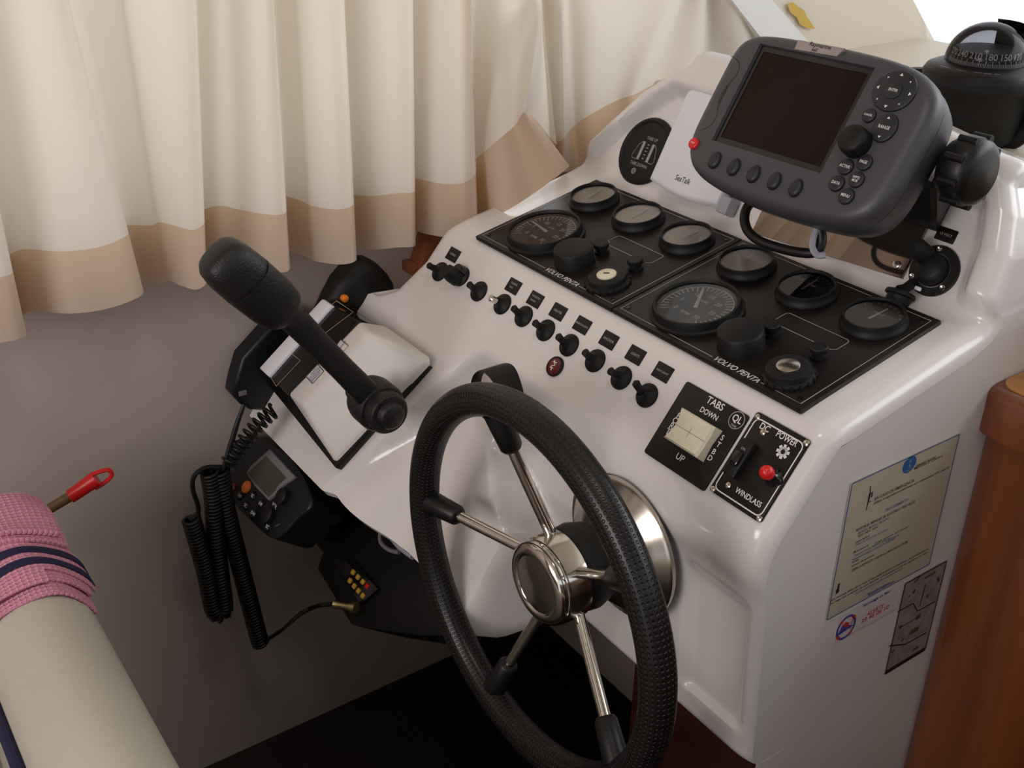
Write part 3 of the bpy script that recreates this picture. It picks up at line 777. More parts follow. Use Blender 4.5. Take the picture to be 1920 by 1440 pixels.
def raycast(o, a, c=(.005, -.008)):
    d = np.array([math.cos(a), math.sin(a)]); best = None
    for i in range(len(o)):
        p = np.array(o[i-1][:2])-c; q = np.array(o[i][:2])-c; e = q-p
        M2 = np.array([[d[0], -e[0]], [d[1], -e[1]]]); dt = np.linalg.det(M2)
        if abs(dt) < 1e-12: continue
        s_, u = np.linalg.solve(M2, p)
        if s_ > 0 and -1e-6 <= u <= 1+1e-6 and (best is None or s_ > best): best = s_
    return np.array(c)+d*best
sw, sh = .1335, .1005
sc_ = [(-sw/2, -sh/2), (sw/2, -sh/2), (sw/2, sh/2), (-sw/2, sh/2)]
for (x, y) in sc_:       # make rays hit the corners exactly
    a = math.atan2(y+.008, x-.005) % (2*math.pi); k = int(np.argmin(np.abs(angs-a))); angs[k] = a
OUT = [raycast(oc, a) for a in angs]; INN = [raycast(sc_, a) for a in angs]
CC = np.array([.005, -.008])
def ring(P, s, z, off=0): 
    r = []
    for p in P:
        d = p-CC; L = np.linalg.norm(d); q_ = CC+d*(1-off/L)*s; r.append((q_[0], q_[1], z))
    return r
R_ = [ring(OUT, .72, -.066), ring(OUT, .84, -.064), ring(OUT, .95, -.052), ring(OUT, .985, -.034), ring(OUT, .992, -.0215), ring(OUT, .985, -.021), ring(OUT, .985, -.0195), ring(OUT, 1, -.019), ring(OUT, 1, -.013), ring(OUT, 1, -.0085, .0010), ring(OUT, 1, -.0045, .0032), ring(OUT, 1, -.0015, .0070), ring(OUT, 1, 0, .0125), ring(INN, 1, .0002), ring(INN, 1, -.0038, .0012)]
part(t, 'housing', MB().loft(R_, cap1=False), 'plot', smooth=50)
part(t, 'screen', MB().add([(x, y, -.0036) for x, y in sc_], [(0, 1, 2, 3)]), 'screen')
m = MB(); bz = .0058
for s0 in (1,):
    o1 = [(x*.995, y*.995) for x, y in sc_]; o2 = [(x*(1-bz/abs(x)), y*(1-bz/abs(y))) for x, y in sc_]
    m.add([(*p, -.0030) for p in o1]+[(*p, -.0030) for p in o2], [(i, (i+1) % 4, 4+(i+1) % 4, 4+i) for i in range(4)])
part(t, 'screen_border', m, 'blkg')
m = MB(); m.prism([(-.0247, .0515), (.0232, .0530), (.0275, .0615), (-.0262, .0608)], -.003, .0006, .0003); bd = part(t, 'badge', m, 'badge')
m = MB().text('Raymarine', .0056, (.001, .0593), z=.0008, sx=1.05, shear=.1); m.text('A60', .0046, (-.003, .0544), z=.0008, sx=.85, shear=.15); part(bd, 'lettering', m, 'inkb')
LC = lambda x, y: FC.px(x, y)[:2]
m = MB(); dl = [LC(*p) for p in ((1371, 106), (1378, 109), (1386, 120), (1383, 137), (1366, 159), (1355, 179), (1347, 195), (1344, 218), (1330, 237), (1314, 244))]
m.stroke(cat([(*p, 0) for p in dl], 5), .0007, .0005); m.stroke([LC(1364, 160), LC(1347, 194)], .0026, .0006)
part(t, 'card_door_seam', m, 'inkb')
def button(name, c, o, h, label=None, txt=None, size=.004, mtl='key', ink='ink', sub=None):
    m = MB().prism([(c[0]+x, c[1]+y) for x, y in o], 0, h, h*(.9 if name == 'soft_key' else .45), seg=4 if name == 'soft_key' else 2)
    b = part(t, name, m, mtl, label=label, smooth=60)
    if txt:
        m = MB(); ls = txt.split('\n')
        for k, s_ in enumerate(ls): m.text(s_, size, (c[0], c[1]+(len(ls)-1-2*k)*size*.45), z=h+.0002, sx=.85)
        part(b, 'lettering', m, ink)
    return b
button('power_button', LC(1302, 270), circ(.0058, 22), .003, 'red power button', 'PWR', .0026, 'red')
for (x, y) in ((1341, 301), (1377, 314), (1414, 327), (1453, 340), (1493, 353)):
    egg = [(.0068*math.cos(a)*(1+.12*math.sin(-a)), .0088*math.sin(a)) for a in np.linspace(0, 2*math.pi, 24, endpoint=False)]
    button('soft_key', LC(x, y), egg, .0042)
dp = button('cursor_pad', LC(1678, 172), [(.0205*math.cos(a), .0185*math.sin(a)) for a in np.linspace(0, 2*math.pi, 36, endpoint=False)], .0022)
c = LC(1678, 172)
part(dp, 'enter_key', MB().prism(circ(.0078, 24, *c), .0015, .0034, .001), 'key')
m = MB(); m.text('ENTER', .0036, c, z=.0036, sx=.85)
for k in range(8):
    a = math.pi/4*k; p = (c[0]+.0158*math.cos(a), c[1]+.0142*math.sin(a)); s_ = .0017 if k % 2 == 0 else .0011
    m.add([(p[0]+s_*math.cos(a), p[1]+s_*math.sin(a), .0024), (p[0]-s_*math.sin(a)-s_*.4*math.cos(a), p[1]+s_*math.cos(a)-s_*.4*math.sin(a), .0024), (p[0]+s_*math.sin(a)-s_*.4*math.cos(a), p[1]-s_*math.cos(a)-s_*.4*math.sin(a), .0024)], [(0, 1, 2)])
part(dp, 'lettering', m, 'ink')
button('cancel_key', LC(1631, 218), circ(.0065, 20), .003, None, 'CANCEL', .0026)
rk = button('range_key', LC(1660, 241), [(.0115*math.cos(a), .0132*math.sin(a)) for a in np.linspace(0, 2*math.pi, 30, endpoint=False)], .0026, None, 'RANGE', .0042)
c = LC(1660, 241); m = MB()
for sg in (1, -1): m.add([(c[0], c[1]+sg*.0098, .0028), (c[0]-sg*.0016, c[1]+sg*.0078, .0028), (c[0]+sg*.0016, c[1]+sg*.0078, .0028)], [(0, 1, 2)])
part(rk, 'arrows', m, 'ink')
c = FC.px(1607, 257, .010)[:2]
part(t, 'rotary_knob', MB().lathe([(.0135, 0), (.0132, .010), (.0122, .0135), (.0100, .015), (.0001, .0153)], 32, c=(c[0]-.003, c[1]-.003, 0)), 'blkm', smooth=50)
for (p, tx) in (((1587, 314), 'ACTIVE'), ((1622, 306), 'PAGE'), ((1570, 345), 'DATA'), ((1607, 338), 'WPTS\nMOB'), ((1588, 369), 'MENU')):
    button('function_key', LC(*p), circ(.0074, 22), .003, None, tx, .0038 if '\n' not in tx else .0032)
# bracket: side knobs, arms, and base plate against the hood face
kn = Fr((.145, .002, -.062), (0, 0, 1), (0, 1, 0), (1, 0, 0))
m = MB().lathe([(.0001, -.004), (.024, -.004), (.027, 0), (.030, .006), (.030, .018), (.027, .024), (.020, .028), (.0001, .029)], 28)
for k in range(9):
    a = 2*math.pi*k/9; m.tube([(.0295*math.cos(a), .0295*math.sin(a), .004), (.0295*math.cos(a), .0295*math.sin(a), .021)], .0035, 8)
m.v = [tuple(kn.w(p)) for p in m.v]; part(t, 'knob', m, 'blk', smooth=50, label='black mounting knob')
kn2 = Fr((-.105, .002, -.062), (0, 0, 1), (0, -1, 0), (-1, 0, 0))
m = MB().lathe([(.0001, -.004), (.024, -.004), (.030, .006), (.030, .018), (.020, .026), (.0001, .027)], 20); m.v = [tuple(kn2.w(p)) for p in m.v]; part(t, 'knob', m, 'blkg')
def w2c(p): return FC.l(p)
kb = FC.w((.140, .002, -.062)); kb2 = FC.w((-.100, .002, -.062))
m = MB()
for kx in (kb, kb2):
    f0 = F3.l(kx); 
    P = [F3.w((f0[0], f0[1]+.02, f0[2]+.018)), F3.w((f0[0], f0[1]-.02, f0[2]+.012)), F3.w((f0[0], .052, .006)), F3.w((f0[0], .108, .006))]
    dx_ = -.055 if kx is kb else .055
    P = [F3.w((f0[0], f0[1]+.020, f0[2]+.010)), F3.w((f0[0], f0[1]-.022, f0[2]+.010)), F3.w((f0[0]+dx_, .066, .005)), F3.w((f0[0]+dx_, .110, .005))]
    V = [p-EX*.004 for p in P]+[p+EX*.004 for p in P]
    poly(m, V, [(0, 1, 2, 3), (7, 6, 5, 4), (0, 4, 5, 1), (1, 5, 6, 2), (2, 6, 7, 3), (3, 7, 4, 0)], .0015)
xa, xb = F3.l(kb2)[0], F3.l(kb)[0]
c0 = MB().box(((xa+xb)/2, .088, .0065), (abs(xb-xa)-.10, .046, .005), .0015)
m2 = MB(); m2.v = [tuple(F3.w(p)) for p in c0.v]; m2.f = c0.f; m2.m = c0.m
m.add(m2.v, m2.f); m.v = [tuple(FC.l(p)) for p in m.v]
part(t, 'bracket', m, 'blkm')
# loop of lead hanging under the plotter, and a short strap end
def onC(pts, h): return [onP(x, y, FC.o+h*FC.z, FC.z) for x, y in pts]
pth = [onP(x, y, FC.o+h*FC.z, FC.z) for x, y, h in ((1450, 350, -.05), (1408, 380, -.046), (1396, 405, -.045), (1402, 432, -.047), (1425, 452, -.05), (1465, 466, -.055), (1505, 474, -.058), (1530, 472, -.060), (1540, 455, -.060), (1538, 425, -.055), (1535, 395, -.05))]
m = MB().tube(cat(pth, 8), .0048, 12); part(t, 'lead', m, 'blk', world=True)
pth = [onP(x, y, FC.o+h*FC.z, FC.z) for x, y, h in ((1536, 418, -.052), (1527, 440, -.052), (1523, 462, -.053), (1532, 478, -.055), (1548, 478, -.058))]
m = MB().tube(cat(pth, 6), .0032, 8); part(t, 'strap', m, 'grey', world=True, label='grey strap end')

# ------------------------------------------------------------------ compass on the shelf behind the hood
cc = onY(1850, 112, 1.17)
cc[2] -= .010
fr = Fr((cc[0], 1.17, cc[2]), EX, (0, 1, 0), (0, 0, 1))
t = thing('compass', 'black domed bracket compass on the shelf under the windscreen', 'compass', fr)
part(t, 'bowl', MB().lathe([(.0001, -.088), (.034, -.088), (.050, -.074), (.056, -.045), (.0600, -.020), (.0655, -.016), (.0665, -.012), (.0665, -.004), (.064, .000)], 48), 'blkm', smooth=50)
part(t, 'ring', MB().lathe([(.0642, .0), (.0630, .002), (.058, .0045), (.0465, .009), (.0445, .009)], 48), 'blk', smooth=50)
part(t, 'dome', MB().lathe([(.0455*math.cos(a), .009+.0455*math.sin(a)*.92) for a in np.linspace(0, math.pi/2-.02, 12)], 40, cap1=True), 'domeglass' if 'domeglass' in M else 'glass', smooth=80)
card = part(t, 'card', MB().lathe([(.040, .007), (.0375, .022), (.010, .024), (.0001, .024)], 40), 'inkb', smooth=40)
m = MB()
va = math.atan2(-cc[1], -cc[0])
for k in range(-40, 41):
    a = va+math.radians(k*2.5); L = .0075 if k % 4 == 0 else .0045; r1 = .0405; r2 = .0395
    d = .0004
    for s_ in (0,):
        q = [(r1, a-d/r1, .008), (r1, a+d/r1, .008), (r2, a+d/r1, .008+L), (r2, a-d/r1, .008+L)]
        m.add([(r*math.cos(b), r*math.sin(b), z) for r, b, z in q], [(0, 1, 2, 3)])
def curved(m, tx, a0, z0, size):
    key = MB().text(tx, size, (0, 0))
    V = [((.0402-.12*(z0+y-.008))*math.cos(a0+x/.0395), (.0402-.12*(z0+y-.008))*math.sin(a0+x/.0395), z0+y) for x, y, _ in key.v]
    m.add(V, key.f)
for k, tx in enumerate(('270', '240', '210', '180', '150', '120')): curved(m, tx, va+math.radians(-66+k*24), .0195, .0098)
part(card, 'figures', m, 'ink')
m = MB()
for (a, tx, sz) in ((-42, 'RITCHIE', .0045), (-18, '== =', .0045), (4, 'MAGNETIC', .0038)): 
    key = MB().text(tx, sz, (0, 0)); aa = va+math.radians(a*1.0)
    m.add([((.0600+y*-1*-.0+(-y))*math.cos(aa+x/.060), (.0600-y)*math.sin(aa+x/.060), .0072+.0*y) for x, y, _ in key.v], key.f)
m = MB()
for (a0, a1) in ((-50, -36), (-28, -18), (-10, -2), (0, 8), (10, 16)):
    P = [(.0605*math.cos(va+math.radians(a)), .0605*math.sin(va+math.radians(a))) for a in np.linspace(a0, a1, 5)]
    m.stroke(P, .0012, .0066)
part(t, 'print', m, 'inkg')
o_ = []
for k in range(9):
    a = math.radians(-10+100*k/8); 
bkx = (math.cos(va+2.0), math.sin(va+2.0))
pth = [(-.0*0+.074*math.cos(b)*math.cos(ph_), .074*math.sin(b)*math.cos(ph_), -.010-.080*math.sin(ph_)) for b, ph_ in [(va+1.25, x) for x in np.linspace(0, 1.25, 7)]]
pth2 = [(.074*math.cos(va+1.25+math.pi)*math.cos(x), .074*math.sin(va+1.25+math.pi)*math.cos(x), -.010-.080*math.sin(x)) for x in np.linspace(1.25, 0, 7)]
m = MB().tube(pth+pth2, .007, 10, flat_=1.8); part(t, 'bracket', m, 'blkm')
m = MB().lathe([(.048, -.0895), (.048, -.084), (.040, -.080), (.0001, -.080)], 32); part(t, 'base', m, 'blkm')
hd = []
for k in range(9):
    a = va+math.radians(105+70*k/8); hd.append((.050*math.cos(a), .050*math.sin(a)))
m = MB().grid(np.array([[(x*1.02, y*1.02, .006), (x*1.0, y*1.0, .035), (x*.78, y*.78, .046), (x*.66, y*.66, .050)] for x, y in hd])); part(t, 'sun_hood', m, 'blkm')

# ------------------------------------------------------------------ steering wheel
WC = a3(-.664, .488, -.655)
fr = Fr(WC, EX, (0, 0, 1), (0, -1, 0))          # local z points aft, towards the helmsman
t = thing('steering_wheel', 'black leather five-spoke steering wheel with a polished hub', 'steering wheel', fr)
m = MB(); n1_, n2_ = 120, 28; RW, RT = .185, .0160
P = []
for i in range(n1_):
    a = 2*math.pi*i/n1_; r = []
    for j in range(n2_):
        b = 2*math.pi*j/n2_; r.append(((RW+RT*math.cos(b))*math.cos(a), (RW+RT*math.cos(b))*math.sin(a), RT*math.sin(b)))
    P.append(r)
m.grid(np.array(P), cu=True, cv=True, uv=lambda i, j: (i*240/n1_+.5*(j % 1), j*22/n2_))
part(t, 'rim', m, 'rim', smooth=80)
for k in range(5):
    a = math.radians(36+72*k); ca, sa = math.cos(a), math.sin(a)
    pt = lambda r, z: (r*ca, r*sa, z)
    s_ = part(t, 'spoke', MB().tube([pt(.034, -.040), pt(.100, -.0215), pt(.168, -.003)], .0058, 16), 'chrome', smooth=60)
    part(s_, 'sleeve', MB().tube([pt(.174, -.0015), pt(.160, -.0052), pt(.138, -.0112), pt(.1345, -.0122)], [.0125, .0118, .0108, .0085], 18), 'blk', smooth=60)
hub = part(t, 'hub', MB().lathe([(.0405, -.045), (.0425, -.050), (.0440, -.064), (.040, -.078), (.030, -.084)], 44), 'blkm', smooth=50)
part(t, 'hub_cap', MB().lathe([(.0405, -.046), (.0440, -.045), (.0440, -.022), (.0425, -.0195), (.0428, -.0185), (.0430, -.017), (.041, -.0125), (.037, -.0098), (.0325, -.0092), (.0305, -.0098), (.029, -.0112), (.020, -.0104), (.0001, -.0100)], 56), 'chrome', smooth=40)
# tilt base on the console
part(t, 'shaft', MB().lathe([(.017, -.080), (.017, -.118)], 20), 'blk')
part(t, 'base_plate', MB().lathe([(.0745, -.121), (.0755, -.119), (.0755, -.116), (.073, -.1135), (.064, -.109), (.052, -.096), (.034, -.092), (.0001, -.091)], 60), 'steel', smooth=40, label='polished dished base plate')
m = MB()
R_ = []
for (r, z, ox, oy) in ((.0735, -.121, 0, 0), (.0765, -.126, -.014, -.008), (.0790, -.150, -.044, -.030)):
    R_.append([(ox+r*math.cos(b), oy+r*math.sin(b), z) for b in np.linspace(0, 2*math.pi, 48, endpoint=False)])
m.loft(R_); part(t, 'rubber_wedge', m, 'blkm', smooth=50)

# rudder angle gauge tucked behind the rim
rc = onY(911, 744, .590)
fr = Fr(rc, EX, (0, 0, 1), (0, -1, 0))
t = thing('rudder_gauge', 'small black hooded gauge above the steering wheel rim', 'gauge', fr)
part(t, 'hood', MB().lathe([(.0300, -.045), (.0300, -.001), (.0290, .001), (.0282, 0), (.0275, -.012)], 44), 'blk', smooth=40)
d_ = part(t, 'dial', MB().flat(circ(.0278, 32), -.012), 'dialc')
m = MB().stroke([(0, -.004), (.012, .016)], .0014, -.0112); part(d_, 'needle', m, 'red')

# ------------------------------------------------------------------ engine throttle
H = lambda x, y, h: F2.px(x, y, h)
fr = Fr(F2.w((-1.13, -.235, 0)), EX, U2, N2)
t = thing('throttle_control', 'white and black engine throttle box with a long black lever', 'throttle', fr)
def lp(v): return np.array(v)-np.array([-1.13, -.235, 0])
m = MB()
b = [lp(v) for v in ((-.998, -.153, 0), (-1.048, -.322, 0), (-1.272, -.304, 0), (-1.252, -.157, 0))]
poly(m, [*b, *[v+a3(0, 0, .010) for v in b]], [(0, 1, 2, 3), (7, 6, 5, 4), (0, 4, 5, 1), (1, 5, 6, 2), (2, 6, 7, 3), (3, 7, 4, 0)], .0015)
part(t, 'base', m, 'blk')
hp_ = [lp(H(*p, .050)) for p in ((490, 696), (608, 564), (674, 604), (541, 741))]
m = MB(); lo = []
for v, dx, dy in zip(hp_, (-.008, -.006, 0, 0), (-.010, .008, .008, -.010)): lo.append(np.array([v[0]+dx, v[1]+dy, .008]))
poly(m, [*lo, *hp_], [(0, 1, 2, 3), (7, 6, 5, 4), (0, 4, 5, 1), (1, 5, 6, 2), (2, 6, 7, 3), (3, 7, 4, 0)], .004)
part(t, 'housing', m, 'blkg')
sp = [lp(H(*p, .054)) for p in ((485, 690), (604, 559), (622, 572), (503, 707))]
lo = [v-a3(0, 0, .008) for v in sp]
m = MB(); poly(m, [*lo, *sp], [(0, 1, 2, 3), (7, 6, 5, 4), (0, 4, 5, 1), (1, 5, 6, 2), (2, 6, 7, 3), (3, 7, 4, 0)], .0025); part(t, 'edge_strip', m, 'white', label='white strip')
Aq = [lp(H(538, 739, .050)), lp(H(674, 601, .050))]; Bq = [lp(H(567, 762, .056)), lp(H(688, 624, .056))]; Cq = [lp(H(625, 862, .014)), lp(H(802, 676, .014))]
V = []
for i in (0, 1):
    s_ = -1 if i == 0 else 1
    V += [Aq[i], Bq[i], Cq[i], np.array([Cq[i][0]+.003, Cq[i][1]+.004*s_, .008]), np.array([Aq[i][0]-.004, Aq[i][1]+.010*s_, .008])]
m = MB(); poly(m, V, [(4, 3, 2, 1, 0), (5, 6, 7, 8, 9), (0, 1, 6, 5), (1, 2, 7, 6), (2, 3, 8, 7), (3, 4, 9, 8), (4, 0, 5, 9)], .006, seg=3)
part(t, 'cover', m, 'gel2', smooth=50)
m = MB()
for q in (((586, 600), (631, 564), (662, 585), (608, 626)), ((500, 696), (539, 657), (563, 676), (518, 724))):
    pp = [lp(H(*p, .0506)) for p in q]; m.stroke(pp, .0011, .0506, closed=True)
part(t, 'gold_outlines', m, 'gold')
for q, ls in ((((624, 650), (635, 634), (653, 648), (639, 664)), ('ATTENTION',)), (((570, 704), (592, 681), (607, 696), (586, 719)), ('CAUTION', 'DO NOT SHIFT', 'AT HIGH RPM', 'SEE MANUAL'))):
    pp = [lp(H(*p, .0545)) for p in q]
    nrm = np.cross(Bq[0]-Aq[0], Aq[1]-Aq[0]); nrm /= np.linalg.norm(nrm)
    if nrm[2] < 0: nrm = -nrm
    def drop(v): return v-nrm*(np.dot(v-Aq[0], nrm)-.0006)
    pp = [drop(v) for v in pp]
    m = MB().add([*pp, *[v-nrm*.0005 for v in pp]], [(0, 1, 2, 3)[::-1], (0, 4, 5, 1), (1, 5, 6, 2), (2, 6, 7, 3), (3, 7, 4, 0)]); s1 = part(t, 'sticker', m, 'stickw', smooth=0)
    ex = (pp[1]-pp[0]); wl = np.linalg.norm(ex); ex /= wl; ey = np.cross(nrm, ex); ctr = sum(pp)/4
    m = MB(); g = MB()
    for k, s_ in enumerate(ls): g.text(s_, .0032, (0, ((len(ls)-1)/2-k)*.0042))
    m.add([ctr+ex*x+ey*y+nrm*.0004 for x, y, _ in g.v], g.f); part(s1, 'lettering', m, 'inkblue')
    m = MB(); k = len(pp)
    for i in range(4):
        a_, b_ = pp[i]+nrm*.0004, pp[(i+1) % 4]+nrm*.0004; d_ = b_-a_; d_ /= np.linalg.norm(d_); nn = np.cross(nrm, d_)*.0005
        m.add([a_-nn, b_-nn, b_+nn, a_+nn], [(0, 1, 2, 3)])
    part(s1, 'border_line', m, 'inkb')
# lever: superelliptic sections in the vertical fore and aft plane
HX = -.960; H0 = a3(HX, .497, -.598); H1 = a3(HX, .404, -.467); H2 = a3(HX, .336, -.388)
def section(c, d, hw, hx, n=24, e=.62):
    d = d/np.linalg.norm(d); u = np.cross(EX, d); r = []
    for k in range(n):
        a = 2*math.pi*k/n; ca, sa = math.cos(a), math.sin(a)
        r.append(c+u*hw*math.copysign(abs(ca)**e, ca)+EX*hx*math.copysign(abs(sa)**e, sa))
    return r
dA = H1-H0; dG = H2-H1
m = MB().loft([section(H0+dA*f, dA, hw, hx) for f, hw, hx in ((.05, .0165, .008), (.15, .0150, .0085), (.45, .0138, .009), (.70, .0138, .0095), (.85, .0145, .011), (1.0, .0150, .012))])
arm = part(t, 'lever', m, 'grain', world=True, smooth=50)
m = MB().loft([section(H1+dG*f, dG, hw, hx, e=.7) for f, hw, hx in ((-.10, .0140, .012), (.05, .0150, .0135), (.10, .0195, .0180), (.17, .0245, .0220), (.32, .0272, .0245), (.655, .0280, .0252), (.66, .0262, .0236), (.685, .0262, .0236), (.69, .0278, .0250), (.88, .0268, .0242), (1.0, .0240, .0220), (1.06, .0190, .0175), (1.09, .0115, .0110))])
part(arm, 'grip', m, 'grain', world=True, smooth=50)
hf = Fr((HX, .497, -.598), (0, 1, 0), (0, 0, 1), EX)
m = MB().lathe([(.016, -.050), (.016, -.030), (.0265, -.026), (.0285, -.018), (.0285, .006), (.0265, .010), (.0240, .0105), (.0240, .022), (.0220, .0255), (.0165, .026), (.0158, .0275), (.0150, .031), (.012, .0335), (.0001, .034)], 40)
m.v = [tuple(hf.w(p)) for p in m.v]; part(arm, 'pivot_cap', m, 'grain', world=True, smooth=45)

# black handset standing behind the throttle, small orange lamp on it
hc = onX(672, 548, -1.215)
fr = Fr(hc, EX, (0, 1, 0), (0, 0, 1))
t = thing('remote_handset', 'black rounded handset with an orange button behind the throttle box', 'handset', fr)
d0 = onX(706, 508, -1.215); d1 = onX(640, 583, -1.215)
ax = d0-d1; ax /= np.linalg.norm(ax); u_ = np.cross(EX, ax)
m = MB(); R_ = []
L = np.linalg.norm(d0-d1)
for f, hw, hx in ((-.30, .030, .020), (0, .037, .024), (.35, .0435, .027), (.7, .0445, .026), (.90, .0400, .023), (1.03, .0300, .017), (1.09, .0150, .009)):
    c = d1+ax*L*f; r = []
    for k in range(24):
        a = 2*math.pi*k/24; ca, sa = math.cos(a), math.sin(a)
        r.append(c+u_*hw*math.copysign(abs(ca)**.7, ca)+EX*hx*math.copysign(abs(sa)**.7, sa))
    R_.append(r)
m.loft(R_); part(t, 'body', m, 'blkm', world=True, smooth=60)
ob = onX(647, 560, -1.190); m = MB().lathe([(.0050, -.008), (.0050, .001), (.0036, .0022), (.0001, .0026)], 18); T = Fr(ob, (0, 1, 0), (0, 0, 1), EX); m.v = [tuple(T.w(p)) for p in m.v]
part(t, 'button', m, 'orange', world=True, label='orange button')

# ------------------------------------------------------------------ radio, fist microphone and the second set below the ledge
FD = -.012
RFo = F2.w((-1.175, -.415, FD)); fr = Fr(RFo, EX, U2, N2)
t = thing('marine_radio', 'black marine radio with a grey-framed screen and an orange button', 'radio', fr)
Q = lambda x, y, h=0: (F2.px(x, y, FD+h)-np.array([-1.175, -.415, FD]))
oo = [Q(*p)[:2] for p in ((462, 818), (540, 852), (588, 938), (560, 975), (518, 1012), (470, 975), (436, 938), (418, 905), (425, 862))]
oo = [tuple(p[:2]) for p in cat([(x, y, 0) for x, y in oo], 4, True)][::-1]
ar = sum(oo[i-1][0]*oo[i][1]-oo[i][0]*oo[i-1][1] for i in range(len(oo)))
if ar < 0: oo = oo[::-1]
part(t, 'case', MB().prism(oo, -.05, .004, .004, seg=3), 'rad', smooth=50)
bz = [Q(*p)[:2] for p in ((513, 845), (562, 897), (536, 915), (525, 930), (511, 941), (486, 915), (470, 890), (478, 876))]
if sum(bz[i-1][0]*bz[i][1]-bz[i][0]*bz[i-1][1] for i in range(len(bz))) < 0: bz = bz[::-1]
m = MB().prism([tuple(p) for p in bz], .003, .0075, .0015); s1 = part(t, 'screen_frame', m, 'bezelgrey', label='grey screen frame')
lc = [Q(*p)[:2] for p in ((507, 858), (546, 899), (529, 914), (524, 924), (512, 935), (490, 912), (473, 890))]
if sum(lc[i-1][0]*lc[i][1]-lc[i][0]*lc[i-1][1] for i in range(len(lc))) < 0: lc = lc[::-1]
part(s1, 'screen', MB().flat([tuple(p) for p in lc], .0078), 'lcd')
m = MB()
def dotk(name, px, py, r, mtl, h=.0075, lab=None):
    c = Q(px, py, .005); return part(t, name, MB().lathe([(r, .002), (r, h-.0015), (r*.8, h), (.0001, h+.0004)], 18, c=(c[0], c[1], 0)), mtl, label=lab, smooth=50)
dotk('distress_button', 462, 913, .0088, 'orange', lab='orange button'); dotk('red_button', 437, 914, .0062, 'dred', lab='dark red button')
dotk('tuning_knob', 533, 932, .0105, 'blkm', .013); dotk('volume_knob', 505, 965, .0125, 'blkm', .013)
for (x, y) in ((450, 930), (474, 930), (461, 948), (489, 945), (475, 963), (502, 988)):
    b = dotk('radio_key', x, y, .0065, 'blkm', .007); c = Q(x, y, .007)
    m = MB().text(random.choice(('16', '1W', 'DW', 'CL', 'SC', 'WX')), .0062, c[:2], z=.0078, ang=.1); part(b, 'lettering', m, 'ink')
m = MB(); m.text('VOL', .007, Q(520, 950)[:2], z=.0048, ang=0); part(t, 'lettering', m, 'ink')
m = MB().stroke([Q(521, 989)[:2], Q(530, 984)[:2]], .0016, .0048); part(t, 'green_mark', m, 'greenp' if 'greenp' in M else 'inkg')

FD2 = -.125
fr = Fr(F2.w((-1.06, -.43, FD2)), EX, U2, N2)
t = thing('radio_set', 'black set with two rows of yellow keys, hung under the console', 'radio', fr)
Q2 = lambda x, y, h=0: (F2.px(x, y, FD2+h)-np.array([-1.06, -.43, FD2]))
oo = [Q2(*p)[:2] for p in ((548, 832), (640, 905), (700, 968), (790, 1052), (850, 1100), (900, 1150), (850, 1192), (780, 1192), (700, 1180), (655, 1170), (592, 1066), (602, 1035), (560, 985), (590, 938), (545, 850))]
if sum(oo[i-1][0]*oo[i][1]-oo[i][0]*oo[i-1][1] for i in range(len(oo))) < 0: oo = oo[::-1]
part(t, 'case', MB().prism([tuple(p) for p in oo], -.06, -.002, .003), 'blkm')
m = MB(); kp = [Q2(*p)[:2] for p in ((632, 1060), (662, 1048), (712, 1105), (678, 1135))]
if sum(kp[i-1][0]*kp[i][1]-kp[i][0]*kp[i-1][1] for i in range(len(kp))) < 0: kp = kp[::-1]
kpad = part(t, 'keypad', MB().prism([tuple(p) for p in kp], -.002, .003, .001), 'blkg')
for (x, y, c_) in ((663, 1073, 'yellow'), (672, 1082, 'yellow'), (681, 1091, 'yellow'), (689, 1099, 'red'), (657, 1089, 'yellow'), (665, 1099, 'yellow'), (673, 1108, 'yellow'), (681, 1117, 'yellow')):
    c = Q2(x, y, .003); part(kpad, 'key', MB().prism(rrect(.0068, .0068, .0015, 2, c[0], c[1]), .002, .0052, .001), c_)
sh = [Q2(*p, .01)[:2] for p in ((548, 870), (575, 880), (625, 930), (612, 942), (560, 915))]
if sum(sh[i-1][0]*sh[i][1]-sh[i][0]*sh[i-1][1] for i in range(len(sh))) < 0: sh = sh[::-1]
part(t, 'front_panel', MB().prism([tuple(p) for p in sh], -.004, .003, .001), 'olive', label='dull olive panel')
bk = [Q2(*p, .012)[:2] for p in ((628, 920), (648, 938), (610, 1010), (596, 1000))]
if sum(bk[i-1][0]*bk[i][1]-bk[i][0]*bk[i-1][1] for i in range(len(bk))) < 0: bk = bk[::-1]
part(t, 'bracket', MB().prism([tuple(p) for p in bk], -.004, .012, .004), 'rad')
# plug and lead joining the set to the coiled cord; white wire loop tucked behind
m = MB(); a_, b_ = F2.w(F2.px(668, 1140, -.11)), F2.w(F2.px(628, 1133, -.10))
m.tube([a_, lerp(a_, b_, .25), lerp(a_, b_, .3), lerp(a_, b_, .8), b_], [.0075, .0075, .0050, .0050, .0062], 14); part(t, 'plug', m, 'brass', world=True, label='brass aerial plug')
m = MB().tube(cat([F2.w(F2.px(x, y, -.08)) for x, y in ((725, 985), (714, 998), (714, 1016), (728, 1030), (748, 1036))], 6), .0028, 8); part(t, 'wire', m, 'bezelgrey', world=True)
m = MB().tube([F2.w(F2.px(x, y, -.07)) for x, y in ((735, 1003), (752, 1020), (776, 1043))], [.006, .0075, .005], 10); part(t, 'wire_connector', m, 'grey', world=True, label='pale wire connector')

